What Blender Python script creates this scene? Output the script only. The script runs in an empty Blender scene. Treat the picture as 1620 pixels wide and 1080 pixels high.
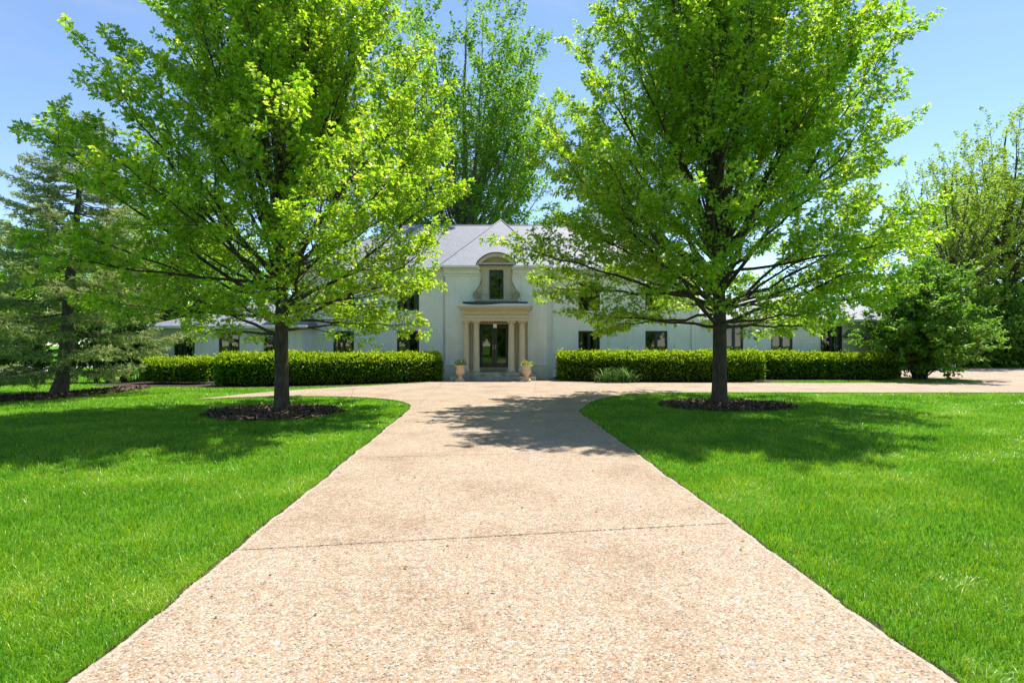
import bpy, math, random
import numpy as np
from mathutils import Vector, noise as mnoise

R = math.radians
scene = bpy.context.scene
COL = scene.collection

# ------------------------------------------------------------------ camera
F, CX, HY, HC = 900.0, 810.0, 546.0, 1.6          # focal (px of 1620), centre, horizon row, eye height
cam_d = bpy.data.cameras.new("camera")
cam_d.sensor_width = 36.0
cam_d.lens = F / 1620 * 36
cam_d.shift_y = 6 / 1620
cam_d.clip_start, cam_d.clip_end = 0.05, 3000
cam = bpy.data.objects.new("camera", cam_d)
COL.objects.link(cam)
cam.location = (0, 0, HC)
cam.rotation_euler = (R(90), 0, 0)
scene.camera = cam

# ------------------------------------------------------------------ sky, sun, exposure
SUN = Vector((0.30, 0.38, 1.0)).normalized()
EL, AZ = math.asin(SUN.z), math.atan2(SUN.x, SUN.y)
w = bpy.data.worlds.new("World")
scene.world = w
w.use_nodes = True
nt = w.node_tree
bg = nt.nodes["Background"]
sky = nt.nodes.new("ShaderNodeTexSky")
sky.sky_type = 'NISHITA'
sky.sun_disc = False
sky.sun_elevation, sky.sun_rotation = EL, AZ
sky.altitude = 1500
sky.air_density, sky.dust_density, sky.ozone_density = 1.0, 0.0, 2.2
tc = nt.nodes.new("ShaderNodeTexCoord")
mpw = nt.nodes.new("ShaderNodeMapping")
mpw.inputs["Scale"].default_value = (1.1, 2.6, 7.0)
mpw.inputs["Rotation"].default_value = (0.12, 0.25, 0.5)
nzw = nt.nodes.new("ShaderNodeTexNoise")
nzw.inputs["Scale"].default_value, nzw.inputs["Detail"].default_value, nzw.inputs["Roughness"].default_value = 1.3, 7, .6
nzw.inputs["Distortion"].default_value = .6
mrw = nt.nodes.new("ShaderNodeMapRange")
mrw.inputs[1].default_value, mrw.inputs[2].default_value, mrw.inputs[4].default_value = .50, .80, .34
mxw = nt.nodes.new("ShaderNodeMix")
mxw.data_type = 'RGBA'
mxw.inputs[7].default_value = (3.1, 3.2, 3.35, 1)
nt.links.new(tc.outputs["Generated"], mpw.inputs[0])
nt.links.new(mpw.outputs[0], nzw.inputs["Vector"])
nt.links.new(nzw.outputs[0], mrw.inputs[0])
nt.links.new(mrw.outputs[0], mxw.inputs[0])
nt.links.new(sky.outputs[0], mxw.inputs[6])
nt.links.new(mxw.outputs[2], bg.inputs[0])
bg.inputs[1].default_value = 0.10
sl = bpy.data.lights.new("sun", 'SUN')
sl.energy, sl.angle, sl.color = 3.7, R(0.55), (1.0, 0.955, 0.87)
so = bpy.data.objects.new("sun", sl)
COL.objects.link(so)
so.rotation_euler = (-SUN).to_track_quat('-Z', 'Y').to_euler()
vs = scene.view_settings
vs.view_transform, vs.look, vs.gamma, vs.use_curve_mapping = 'Standard', 'None', 1, False
vs.exposure = 1.3
scene.cycles.max_bounces = 12
scene.cycles.diffuse_bounces = 8
scene.cycles.transmission_bounces = 8
scene.cycles.transparent_max_bounces = 12
scene.cycles.caustics_reflective = scene.cycles.caustics_refractive = False


# ------------------------------------------------------------------ helpers
def G(px, py):                                     # photo pixel on flat ground -> world x, y
    D = F * HC / (py - HY)
    return ((px - CX) / F * D, D)


def WX(px, D):
    return (px - CX) / F * D


def WZ(py, D):
    return HC + (HY - py) / F * D


def link(o, parent=None):
    COL.objects.link(o)
    if parent is not None:
        o.parent = parent
    return o


def np_mesh(name, V, faces, attrs=None, smooth=False):
    """V (n,3); faces: list of int arrays (m,k)."""
    V = np.asarray(V, dtype=np.float32)
    me = bpy.data.meshes.new(name)
    me.vertices.add(len(V))
    me.vertices.foreach_set("co", V.ravel())
    faces = [np.asarray(f, dtype=np.int32) for f in faces if len(f)]
    loops = np.concatenate([f.ravel() for f in faces])
    sizes = np.concatenate([np.full(len(f), f.shape[1], dtype=np.int32) for f in faces])
    starts = np.concatenate([[0], np.cumsum(sizes)[:-1]]).astype(np.int32)
    me.loops.add(len(loops))
    me.loops.foreach_set("vertex_index", loops)
    me.polygons.add(len(sizes))
    me.polygons.foreach_set("loop_start", starts)
    if smooth:
        me.polygons.foreach_set("use_smooth", np.ones(len(sizes), dtype=bool))
    if attrs:
        for k, a in attrs.items():
            at = me.attributes.new(k, 'FLOAT', 'POINT')
            at.data.foreach_set("value", np.asarray(a, dtype=np.float32))
    me.update(calc_edges=True)
    return me


def np_obj(name, V, faces, mat, parent=None, attrs=None, smooth=False):
    me = np_mesh(name, V, faces, attrs, smooth)
    me.materials.append(mat)
    return link(bpy.data.objects.new(name, me), parent)


def tag(o, label=None, cat=None, group=None, kind=None):
    if label: o["label"] = label
    if cat: o["category"] = cat
    if group: o["group"] = group
    if kind: o["kind"] = kind
    return o


def empty(name, loc=(0, 0, 0), rz=0.0):
    o = bpy.data.objects.new(name, None)
    o.location = loc
    o.rotation_euler = (0, 0, rz)
    o.empty_display_size = 0.3
    return link(o)


def copy_tree(o, parent=None):
    c = o.copy()
    COL.objects.link(c)
    c.parent = parent
    for ch in list(o.children):
        copy_tree(ch, c)
    return c


class MB:
    """collects polygons and builds ONE mesh object"""
    def __init__(s):
        s.v, s.f = [], []

    def add(s, vs_, fs_):
        n = len(s.v)
        s.v += [tuple(p) for p in vs_]
        s.f += [tuple(i + n for i in f) for f in fs_]
        return s

    def box(s, x0, x1, y0, y1, z0, z1):
        return s.add([(x0, y0, z0), (x1, y0, z0), (x1, y1, z0), (x0, y1, z0),
                      (x0, y0, z1), (x1, y0, z1), (x1, y1, z1), (x0, y1, z1)],
                     [(3, 2, 1, 0), (4, 5, 6, 7), (0, 1, 5, 4), (1, 2, 6, 5), (2, 3, 7, 6), (3, 0, 4, 7)])

    def quad(s, a, b, c, d):
        return s.add([a, b, c, d], [(0, 1, 2, 3)])

    def tri(s, a, b, c):
        return s.add([a, b, c], [(0, 1, 2)])

    def lathe(s, cx, cy, prof, n=20):
        vs_, fs_ = [], []
        for r, z in prof:
            for k in range(n):
                a = 2 * math.pi * k / n
                vs_.append((cx + r * math.cos(a), cy + r * math.sin(a), z))
        m = len(prof)
        for i in range(m - 1):
            for k in range(n):
                k2 = (k + 1) % n
                fs_.append((i * n + k, i * n + k2, (i + 1) * n + k2, (i + 1) * n + k))
        fs_.append(tuple(range(n))[::-1])
        fs_.append(tuple((m - 1) * n + k for k in range(n)))
        return s.add(vs_, fs_)

    def prism(s, pts, y0, y1):
        """outline in (x,z) extruded from y0 to y1"""
        n = len(pts)
        vs_ = [(x, y0, z) for x, z in pts] + [(x, y1, z) for x, z in pts]
        fs_ = [tuple(range(n)), tuple(range(n, 2 * n))[::-1]]
        fs_ += [(i, i + n, (i + 1) % n + n, (i + 1) % n) for i in range(n)]
        return s.add(vs_, fs_)

    def build(s, name, mat, parent=None, smooth=False, bevel=0.0):
        me = bpy.data.meshes.new(name)
        me.from_pydata(s.v, [], s.f)
        me.materials.append(mat)
        if smooth:
            for p in me.polygons: p.use_smooth = True
        me.update()
        o = link(bpy.data.objects.new(name, me), parent)
        if bevel:
            b = o.modifiers.new("bevel", 'BEVEL')
            b.width, b.segments, b.limit_method = bevel, 2, 'ANGLE'
        return o


class Tubes:
    def __init__(s):
        s.V, s.Q, s.n = [], [], 0

    def add(s, pts, rad, k):
        pts = np.asarray(pts, float)
        rad = np.asarray(rad, float)
        T = np.gradient(pts, axis=0)
        T /= np.linalg.norm(T, axis=1)[:, None] + 1e-9
        ref = np.array([0.31, 0.27, 0.91]) if abs(T[0, 2]) < 0.8 else np.array([0.95, 0.2, 0.1])
        A = np.cross(T, ref)
        A /= np.linalg.norm(A, axis=1)[:, None] + 1e-9
        B = np.cross(T, A)
        a = np.arange(k) * 2 * math.pi / k
        ring = (np.cos(a)[None, :, None] * A[:, None, :] + np.sin(a)[None, :, None] * B[:, None, :]) * rad[:, None, None] + pts[:, None, :]
        m = len(pts)
        i = np.arange(m - 1)[:, None] * k
        j = np.arange(k)[None, :]
        j2 = (j + 1) % k
        q = np.stack([i + j, i + j2, i + k + j2, i + k + j], axis=-1).reshape(-1, 4) + s.n
        s.V.append(ring.reshape(-1, 3))
        s.Q.append(q)
        s.n += m * k

    def build(s, name, mat, parent=None):
        return np_obj(name, np.concatenate(s.V), [np.concatenate(s.Q)], mat, parent, smooth=True)


def unit(a):
    return a / (np.linalg.norm(a, axis=-1, keepdims=True) + 1e-9)


def scatter_leaves(name, mat, parent, pos, axis, nrm, size, tint, tmpl, tris):
    """one mesh: a copy of the template (x across, y along, z fold) at every anchor"""
    pos, axis, nrm = np.asarray(pos, float), unit(np.asarray(axis, float)), np.asarray(nrm, float)
    side = unit(np.cross(axis, nrm))
    nn = np.cross(side, axis)
    size = np.asarray(size, float)[:, None, None]
    t = np.asarray(tmpl, float)
    V = pos[:, None, :] + size * (t[None, :, 0:1] * side[:, None, :] + t[None, :, 1:2] * axis[:, None, :] + t[None, :, 2:3] * nn[:, None, :])
    k = len(t)
    n = len(pos)
    Fa = (np.asarray(tris)[None] + (np.arange(n) * k)[:, None, None]).reshape(-1, len(tris[0]))
    return np_obj(name, V.reshape(-1, 3), [Fa], mat, parent, {"tint": np.repeat(np.asarray(tint), k)})


# leaf outlines
MAPLE = [(0, .38, -.03), (0, 0, .0), (.34, -.02, .08), (.17, .25, .0), (.60, .48, .13), (.17, .50, .0), (.30, .84, .10), (.0, 1.08, -.08),
         (-.30, .84, .10), (-.17, .50, .0), (-.60, .48, .13), (-.17, .25, .0), (-.34, -.02, .08)]
MAPLE_T = [(0, i, i + 1) for i in range(1, 12)] + [(0, 12, 1)]
OVAL = [(0, 0, 0), (.27, .35, .08), (.2, .75, .05), (0, 1, -.06), (-.2, .75, .05), (-.27, .35, .08)]
OVAL_T = [(0, 1, 2), (0, 2, 3), (0, 3, 4), (0, 4, 5)]
DIAM = [(0, 0, 0), (.32, .5, .07), (0, 1, 0), (-.32, .5, .07)]
DIAM_T = [(0, 1, 2), (0, 2, 3)]
NEED = [(.07, 0, 0), (0, 1, 0), (-.07, 0, 0)]
NEED_T = [(0, 1, 2)]


# ------------------------------------------------------------------ materials
def new_mat(name):
    m = bpy.data.materials.new(name)
    m.use_nodes = True
    n = m.node_tree
    p = n.nodes["Principled BSDF"]
    return m, n, p


def N(n, typ, **kw):
    x = n.nodes.new(typ)
    for k, v in kw.items():
        setattr(x, k, v)
    return x


def ramp(n, stops, interp='LINEAR'):
    r = N(n, "ShaderNodeValToRGB")
    cr = r.color_ramp
    cr.interpolation = interp
    while len(cr.elements) < len(stops):
        cr.elements.new(0.5)
    for e, (p, c) in zip(cr.elements, stops):
        e.position = p
        e.color = (*c, 1)
    return r


def pos_node(n):
    return N(n, "ShaderNodeNewGeometry").outputs["Position"]


def noise_tex(n, scale, detail=4, rough=.55, vec=None):
    t = N(n, "ShaderNodeTexNoise")
    t.inputs["Scale"].default_value = scale
    t.inputs["Detail"].default_value = detail
    t.inputs["Roughness"].default_value = rough
    n.links.new(vec if vec is not None else pos_node(n), t.inputs["Vector"])
    return t


def mixc(n, fac, a, b, mode='MIX'):
    m = N(n, "ShaderNodeMix", data_type='RGBA', blend_type=mode)
    for sock, v in ((m.inputs[0], fac), (m.inputs[6], a), (m.inputs[7], b)):
        if hasattr(v, "node"):
            n.links.new(v, sock)
        elif isinstance(v, (int, float)):
            sock.default_value = v
        else:
            sock.default_value = (*v, 1)
    return m.outputs[2]


def bump(n, p, h, strength, dist):
    b = N(n, "ShaderNodeBump")
    b.inputs["Strength"].default_value = strength
    b.inputs["Distance"].default_value = dist
    n.links.new(h, b.inputs["Height"])
    n.links.new(b.outputs[0], p.inputs["Normal"])


def leaf_mat(name, stops, trans=0.45, tboost=(1.25, 1.3, 0.8), rough=.5, spec=.25):
    m, n, p = new_mat(name)
    a = N(n, "ShaderNodeAttribute", attribute_name="tint")
    r = ramp(n, stops)
    n.links.new(a.outputs["Fac"], r.inputs[0])
    n.links.new(r.outputs[0], p.inputs["Base Color"])
    p.inputs["Roughness"].default_value = rough
    p.inputs["Specular IOR Level"].default_value = spec
    t = N(n, "ShaderNodeBsdfTranslucent")
    n.links.new(mixc(n, 1.0, r.outputs[0], tboost, 'MULTIPLY'), t.inputs[0])
    mx = N(n, "ShaderNodeMixShader")
    mx.inputs[0].default_value = trans
    n.links.new(p.outputs[0], mx.inputs[1])
    n.links.new(t.outputs[0], mx.inputs[2])
    n.links.new(mx.outputs[0], n.nodes["Material Output"].inputs[0])
    return m


def noisy_mat(name, c1, c2, scale, rough=.8, bscale=None, bstr=.4, bdist=.01, spec=.3, stretch=None):
    m, n, p = new_mat(name)
    vec = None
    if stretch:
        mp = N(n, "ShaderNodeMapping")
        mp.inputs["Scale"].default_value = stretch
        n.links.new(pos_node(n), mp.inputs[0])
        vec = mp.outputs[0]
    t = noise_tex(n, scale, 5, .6, vec)
    r = ramp(n, [(.3, c1), (.7, c2)])
    n.links.new(t.outputs[0], r.inputs[0])
    n.links.new(r.outputs[0], p.inputs["Base Color"])
    p.inputs["Roughness"].default_value = rough
    p.inputs["Specular IOR Level"].default_value = spec
    if bscale:
        t2 = noise_tex(n, bscale, 6, .65, vec)
        bump(n, p, t2.outputs[0], bstr, bdist)
    return m


M = {}
M['maple'] = leaf_mat("maple_leaf", [(0, (.105, .255, .012)), (.45, (.275, .430, .020)), (.85, (.500, .575, .06)), (1, (.40, .28, .07))], .58, (1.43, 1.5, .85), rough=.38, spec=.5)
M['linden'] = leaf_mat("linden_leaf", [(0, (.09, .21, .02)), (.6, (.20, .36, .03)), (1, (.36, .49, .06))], .52, spec=.3)
M['oak'] = leaf_mat("oak_leaf", [(0, (.17, .29, .03)), (.6, (.31, .43, .05)), (1, (.46, .47, .10))], .52)
M['wood_leaf'] = leaf_mat("wood_leaf", [(0, (.12, .26, .02)), (.6, (.24, .40, .03)), (1, (.38, .48, .05))], .5)
M['bush'] = leaf_mat("bush_leaf", [(0, (.08, .20, .018)), (.6, (.19, .36, .03)), (1, (.36, .50, .06))], .45, spec=.45)
M['shrub'] = leaf_mat("shrub_leaf", [(0, (.03, .08, .012)), (.6, (.06, .14, .02)), (1, (.11, .20, .03))], .35)
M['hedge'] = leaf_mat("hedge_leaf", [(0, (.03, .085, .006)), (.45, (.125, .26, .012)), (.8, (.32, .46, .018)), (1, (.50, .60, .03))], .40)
M['spruce'] = leaf_mat("spruce_needle", [(0, (.07, .16, .035)), (.5, (.24, .34, .10)), (.85, (.50, .53, .22)), (1, (.52, .42, .26))], .38, (1, 1, .8))
M['grass'] = leaf_mat("grass_blade", [(0, (.045, .190, .006)), (.45, (.165, .370, .008)), (.8, (.350, .500, .020)), (1, (.48, .50, .16))], .45, (1.15, 1.1, .6), rough=.36, spec=.5)
M['iris'] = leaf_mat("strap_leaf", [(0, (.05, .13, .03)), (.6, (.12, .24, .07)), (1, (.26, .36, .16))], .35, spec=.5)
M['flower'] = leaf_mat("flower_petal", [(0, (.55, .08, .06)), (.5, (.7, .16, .12)), (1, (.8, .4, .3))], .3, (1, 1, 1))
M['white_flower'] = leaf_mat("pale_petal", [(0, (.5, .52, .45)), (1, (.8, .78, .7))], .3, (1, 1, 1))
M['bark'] = noisy_mat("maple_bark", (.038, .028, .022), (.115, .090, .070), 9, .9, 22, .9, .02, stretch=(2.2, 2.2, .5))
M['pale_bark'] = noisy_mat("pale_bark", (.10, .09, .08), (.24, .21, .18), 7, .9, 18, .9, .03, stretch=(2, 2, .5))
M['spruce_bark'] = noisy_mat("spruce_bark", (.05, .042, .036), (.15, .13, .11), 10, .9, 24, .9, .02, stretch=(1.5, 1.5, .9))
M['soil'] = noisy_mat("soil", (.025, .018, .012), (.075, .055, .038), 30, .95, 60, .9, .02)
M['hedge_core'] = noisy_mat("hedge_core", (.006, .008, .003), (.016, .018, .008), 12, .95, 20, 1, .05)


def mat_lawn():
    m, n, p = new_mat("lawn_ground")
    t = noise_tex(n, 60, 5, .7)
    r = ramp(n, [(.3, (.05, .15, .008)), (.7, (.12, .32, .014))])
    n.links.new(t.outputs[0], r.inputs[0])
    n.links.new(r.outputs[0], p.inputs["Base Color"])
    p.inputs["Roughness"].default_value = .95
    p.inputs["Specular IOR Level"].default_value = .1
    bump(n, p, t.outputs[0], .8, .03)
    return m


def mat_drive(name, light=1.0):
    m, n, p = new_mat(name)
    pos = pos_node(n)
    nz = noise_tex(n, 25, 2, .5, pos)
    add = N(n, "ShaderNodeVectorMath", operation='MULTIPLY_ADD')
    n.links.new(nz.outputs["Color"], add.inputs[0])
    add.inputs[1].default_value = (.012, .012, .012)
    n.links.new(pos, add.inputs[2])
    v = N(n, "ShaderNodeTexVoronoi")
    v.inputs["Scale"].default_value = 92
    n.links.new(add.outputs[0], v.inputs["Vector"])
    sep = N(n, "ShaderNodeSeparateColor")
    n.links.new(v.outputs["Color"], sep.inputs[0])
    k = light
    st = [(0, (.13, .10, .085)), (.07, (.30, .21, .14)), (.20, (.51, .34, .20)), (.40, (.62, .45, .30)), (.56, (.68, .54, .40)),
          (.76, (.80, .72, .62)), (.92, (.42, .40, .38))]
    r = ramp(n, [(a, tuple(x * k for x in c)) for a, c in st], 'CONSTANT')
    n.links.new(sep.outputs[0], r.inputs[0])
    # cement between stones
    de = N(n, "ShaderNodeMapRange")
    de.inputs[1].default_value, de.inputs[2].default_value = .35, .75
    n.links.new(v.outputs["Distance"], de.inputs[0])
    c = mixc(n, de.outputs[0], r.outputs[0], tuple(x * k for x in (.43, .335, .25)))
    big = noise_tex(n, .9, 5, .6, pos)
    rb = ramp(n, [(.28, (.76, .70, .63)), (.5, (.97, .95, .92)), (.72, (1.06, 1.06, 1.06))])
    n.links.new(big.outputs[0], rb.inputs[0])
    c = mixc(n, 1.0, c, rb.outputs[0], 'MULTIPLY')
    med = noise_tex(n, 14, 4, .6, pos)
    rm = ramp(n, [(.3, (.84, .80, .75)), (.7, (1.08, 1.08, 1.08))])
    n.links.new(med.outputs[0], rm.inputs[0])
    c = mixc(n, 1.0, c, rm.outputs[0], 'MULTIPLY')
    n.links.new(c, p.inputs["Base Color"])
    p.inputs["Roughness"].default_value = .8
    p.inputs["Specular IOR Level"].default_value = .3
    inv = N(n, "ShaderNodeMath", operation='SUBTRACT')
    inv.inputs[0].default_value = 1
    n.links.new(v.outputs["Distance"], inv.inputs[1])
    bump(n, p, inv.outputs[0], .55, .006)
    return m


def mat_brick():
    m, n, p = new_mat("painted_brick")
    pos = pos_node(n)
    s = N(n, "ShaderNodeSeparateXYZ")
    n.links.new(pos, s.inputs[0])
    ad = N(n, "ShaderNodeMath", operation='ADD')
    n.links.new(s.outputs[0], ad.inputs[0])
    n.links.new(s.outputs[1], ad.inputs[1])
    c = N(n, "ShaderNodeCombineXYZ")
    n.links.new(ad.outputs[0], c.inputs[0])
    n.links.new(s.outputs[2], c.inputs[1])
    b = N(n, "ShaderNodeTexBrick")
    b.inputs["Color1"].default_value = (.92, .91, .885, 1)
    b.inputs["Color2"].default_value = (.89, .88, .86, 1)
    b.inputs["Mortar"].default_value = (.68, .68, .665, 1)
    b.inputs["Scale"].default_value = 1
    b.inputs["Mortar Size"].default_value = .008
    b.inputs["Mortar Smooth"].default_value = .5
    b.inputs["Brick Width"].default_value = .215
    b.inputs["Row Height"].default_value = .075
    n.links.new(c.outputs[0], b.inputs["Vector"])
    t = noise_tex(n, 1.3, 5, .65, pos)
    r = ramp(n, [(.3, (.90, .90, .87)), (.65, (1, 1, 1))])
    n.links.new(t.outputs[0], r.inputs[0])
    mp = N(n, "ShaderNodeMapping")
    mp.inputs["Scale"].default_value = (2.6, 2.6, .22)
    n.links.new(pos, mp.inputs[0])
    t3 = noise_tex(n, 1.6, 5, .65, mp.outputs[0])
    r3 = ramp(n, [(.28, (.86, .855, .82)), (.5, (1, 1, 1))])
    n.links.new(t3.outputs[0], r3.inputs[0])
    cc = mixc(n, 1.0, b.outputs[0], r.outputs[0], 'MULTIPLY')
    n.links.new(mixc(n, 1.0, cc, r3.outputs[0], 'MULTIPLY'), p.inputs["Base Color"])
    p.inputs["Roughness"].default_value = .6
    inv = N(n, "ShaderNodeMath", operation='SUBTRACT')
    inv.inputs[0].default_value = 1
    n.links.new(b.outputs["Fac"], inv.inputs[1])
    bump(n, p, inv.outputs[0], .35, .006)
    return m


def mat_roof():
    m, n, p = new_mat("slate_shingle")
    s = N(n, "ShaderNodeSeparateXYZ")
    n.links.new(pos_node(n), s.inputs[0])
    c = N(n, "ShaderNodeCombineXYZ")
    n.links.new(s.outputs[0], c.inputs[0])
    mu = N(n, "ShaderNodeMath", operation='MULTIPLY')
    mu.inputs[1].default_value = 1.75
    n.links.new(s.outputs[2], mu.inputs[0])
    n.links.new(mu.outputs[0], c.inputs[1])
    b = N(n, "ShaderNodeTexBrick")
    b.inputs["Color1"].default_value = (.29, .30, .35, 1)
    b.inputs["Color2"].default_value = (.165, .175, .22, 1)
    b.inputs["Mortar"].default_value = (.07, .075, .09, 1)
    b.inputs["Mortar Size"].default_value = .018
    b.inputs["Brick Width"].default_value = .28
    b.inputs["Row Height"].default_value = .15
    n.links.new(c.outputs[0], b.inputs["Vector"])
    t = noise_tex(n, 2.2, 5, .65)
    r = ramp(n, [(.3, (.82, .82, .85)), (.7, (1.08, 1.07, 1.05))])
    n.links.new(t.outputs[0], r.inputs[0])
    n.links.new(mixc(n, 1.0, b.outputs[0], r.outputs[0], 'MULTIPLY'), p.inputs["Base Color"])
    p.inputs["Roughness"].default_value = .65
    return m


def mat_plain(name, c, rough=.6, spec=.4, metal=0.0, var=.12, vscale=6):
    m, n, p = new_mat(name)
    t = noise_tex(n, vscale, 5, .6)
    r = ramp(n, [(.3, tuple(x * (1 - var) for x in c)), (.7, tuple(x * (1 + var * .5) for x in c))])
    n.links.new(t.outputs[0], r.inputs[0])
    n.links.new(r.outputs[0], p.inputs["Base Color"])
    p.inputs["Roughness"].default_value = rough
    p.inputs["Specular IOR Level"].default_value = spec
    p.inputs["Metallic"].default_value = metal
    return m


def mat_glass():
    m, n, p = new_mat("window_glass")
    gl = N(n, "ShaderNodeBsdfGlossy")
    gl.inputs["Roughness"].default_value = .015
    tr = N(n, "ShaderNodeBsdfTransparent")
    tr.inputs[0].default_value = (.72, .78, .76, 1)
    fr = N(n, "ShaderNodeFresnel")
    fr.inputs[0].default_value = 1.9
    mx = N(n, "ShaderNodeMixShader")
    n.links.new(fr.outputs[0], mx.inputs[0])
    n.links.new(tr.outputs[0], mx.inputs[1])
    n.links.new(gl.outputs[0], mx.inputs[2])
    n.links.new(mx.outputs[0], n.nodes["Material Output"].inputs[0])
    return m


M['lawn'] = mat_lawn()
M['drive'] = mat_drive("exposed_aggregate", .72)
M['drive_edge'] = noisy_mat("trowelled_concrete", (.30, .25, .19), (.41, .34, .27), 14, .85, 90, .3, .004)
M['joint'] = noisy_mat("joint_grime", (.05, .042, .035), (.26, .20, .15), 25, .95)
M['brick'] = mat_brick()
M['roof'] = mat_roof()
M['stone'] = mat_plain("tan_stone", (.55, .48, .36), .75, .3, var=.10, vscale=5)
M['stone_dark'] = mat_plain("tan_render", (.40, .33, .21), .75, .3)
M['step'] = noisy_mat("weathered_step_stone", (.16, .17, .14), (.48, .47, .43), 3.5, .85, 30, .4, .01)
M['base_stone'] = noisy_mat("plinth_stone", (.66, .64, .59), (.80, .78, .73), 3, .8, 40, .3, .005)
M['frame'] = mat_plain("dark_frame", (.030, .036, .042), .4, .5)
M['door_frame'] = mat_plain("door_frame_paint", (.030, .040, .036), .4, .5)
M['white'] = mat_plain("white_paint", (.78, .78, .77), .5, .4, var=.06)
M['glass'] = mat_glass()
M['copper'] = mat_plain("green_copper", (.10, .13, .12), .95, .05, var=.25)
M['terra'] = mat_plain("pale_terracotta", (.74, .52, .36), .8, .25, var=.18, vscale=9)
M['curtain'] = mat_plain("curtain_cloth", (.50, .50, .50), .9, .1)
M['room'] = mat_plain("room_plaster", (.07, .06, .055), .9, .1)
M['brass'] = mat_plain("aged_brass", (.35, .26, .12), .35, .5, metal=.8)
M['lamp_glass'] = mat_plain("frosted_glass", (.72, .70, .64), .35, .5)
M['road'] = noisy_mat("pale_road", (.42, .41, .44), (.52, .51, .53), 2, .9)
M['mulch'] = leaf_mat("bark_mulch", [(0, (.05, .033, .025)), (.6, (.13, .085, .06)), (1, (.27, .19, .14))], 0.02, (1, 1, 1), .9, .2)
M['litter'] = leaf_mat("fallen_leaf", [(0, (.06, .10, .012)), (.5, (.18, .19, .03)), (1, (.16, .08, .03))], .2)


# ------------------------------------------------------------------ ground, drive
def inside(px, py, poly):
    poly = np.asarray(poly)
    x0, y0 = poly[:, 0], poly[:, 1]
    x1, y1 = np.roll(x0, -1), np.roll(y0, -1)
    c = np.zeros(len(px), bool)
    for a, b, d, e in zip(x0, y0, x1, y1):
        if b == e: continue
        m_ = ((b > py) != (e > py)) & (px < (d - a) * (py - b) / (e - b) + a)
        c ^= m_
    return c


def dist_poly(px, py, poly, closed=True):
    poly = np.asarray(poly, float)
    d = np.full(len(px), 1e9)
    n = len(poly)
    for i in range(n if closed else n - 1):
        a, b = poly[i], poly[(i + 1) % n]
        ab = b - a
        t = np.clip(((px - a[0]) * ab[0] + (py - a[1]) * ab[1]) / (ab @ ab + 1e-12), 0, 1)
        d = np.minimum(d, np.hypot(px - a[0] - t * ab[0], py - a[1] - t * ab[1]))
    return d


def smooth_path(pts, it=2):
    pts = [np.array(p, float) for p in pts]
    for _ in range(it):
        q = [pts[0]]
        for a, b in zip(pts[:-1], pts[1:]):
            q += [a * .75 + b * .25, a * .25 + b * .75]
        q.append(pts[-1])
        pts = q
    return [tuple(p) for p in pts]


def ext(a, b, D):                                   # point on line a->b at depth D
    t = (D - a[1]) / (b[1] - a[1])
    return (a[0] + (b[0] - a[0]) * t, D)


lA, lB = G(120, 1080), G(638, 657)
rA, rB = G(1500, 1080), G(914, 651)
edge_l = [ext(lA, lB, -6.0), lA, ext(lA, lB, 6), lB] + smooth_path([lB, G(655, 643), G(632, 634), G(585, 629.5), G(520, 627.3), G(450, 627.2), G(380, 629), G(305, 632.5)], 2)[1:]
back_l = smooth_path([G(305, 632.5), G(350, 628), G(400, 622.5), G(470, 617), G(560, 612.0), G(640, 607.5), G(700, 603.5)], 1)[1:]
back_r = [(-3.3, 26.9), (1.9, 26.9)] + smooth_path([G(879, 600.8), G(930, 604.6), G(1000, 606), G(1220, 606.5), G(1480, 606.3), G(1562, 605.5), G(1548, 602), G(1480, 600), G(1418, 600)], 1)
far_r = [(17.9, 36.6), (29.5, 36.6), (31, 38.9), (70, 38.9), (70, 19.0)]
edge_r = smooth_path([G(1900, 622), G(1300, 621.6), G(1050, 621), G(975, 625.5), G(938, 634), rB], 2) + [ext(rA, rB, 6), rA, ext(rA, rB, -6.0)]


def wobble(path, seed, amp=.011, step=.12):
    out = []
    rng = np.random.default_rng(seed)
    ph = rng.uniform(0, 6.28, 4)
    s_ = 0.0
    for a, b in zip(path[:-1], path[1:]):
        a, b = np.array(a), np.array(b)
        L = np.linalg.norm(b - a)
        if L < 1e-6: continue
        nrm = np.array([-(b - a)[1], (b - a)[0]]) / L
        k = max(1, int(L / step)) if a[1] < 22 else 1
        for i in range(k):
            q = s_ + L * i / k
            d = amp * (np.sin(q * 2.1 + ph[0]) + .7 * np.sin(q * 5.3 + ph[1]) + .5 * np.sin(q * 13 + ph[2]) + .4 * rng.normal())
            p = a + (b - a) * i / k + nrm * d * (0 if i == 0 and k == 1 else 1)
            out.append(tuple(p))
        s_ += L
    out.append(tuple(path[-1]))
    return out


edge_l, edge_r = wobble(edge_l, 1), wobble(edge_r, 2)
drive_poly = edge_l + back_l + back_r + far_r + edge_r


def flat_poly(name, poly, z, mat, thick=0.0):
    from mathutils.geometry import tessellate_polygon
    tr = tessellate_polygon([[Vector((x, y, 0)) for x, y in poly]])
    n = len(poly)
    V = [(x, y, z) for x, y in poly]
    Fs = [tuple(t) for t in tr]
    if thick:
        V += [(x, y, z - thick) for x, y in poly]
        Fs += [(i, (i + 1) % n, (i + 1) % n + n, i + n) for i in range(n)]
    me = bpy.data.meshes.new(name)
    me.from_pydata(V, [], Fs)
    me.materials.append(mat)
    me.update()
    import bmesh
    bm = bmesh.new()
    bm.from_mesh(me)
    for f in bm.faces:
        if abs(f.normal.z) > .5 and f.normal.z < 0: f.normal_flip()
    bm.to_mesh(me)
    bm.free()
    return link(bpy.data.objects.new(name, me))


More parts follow.
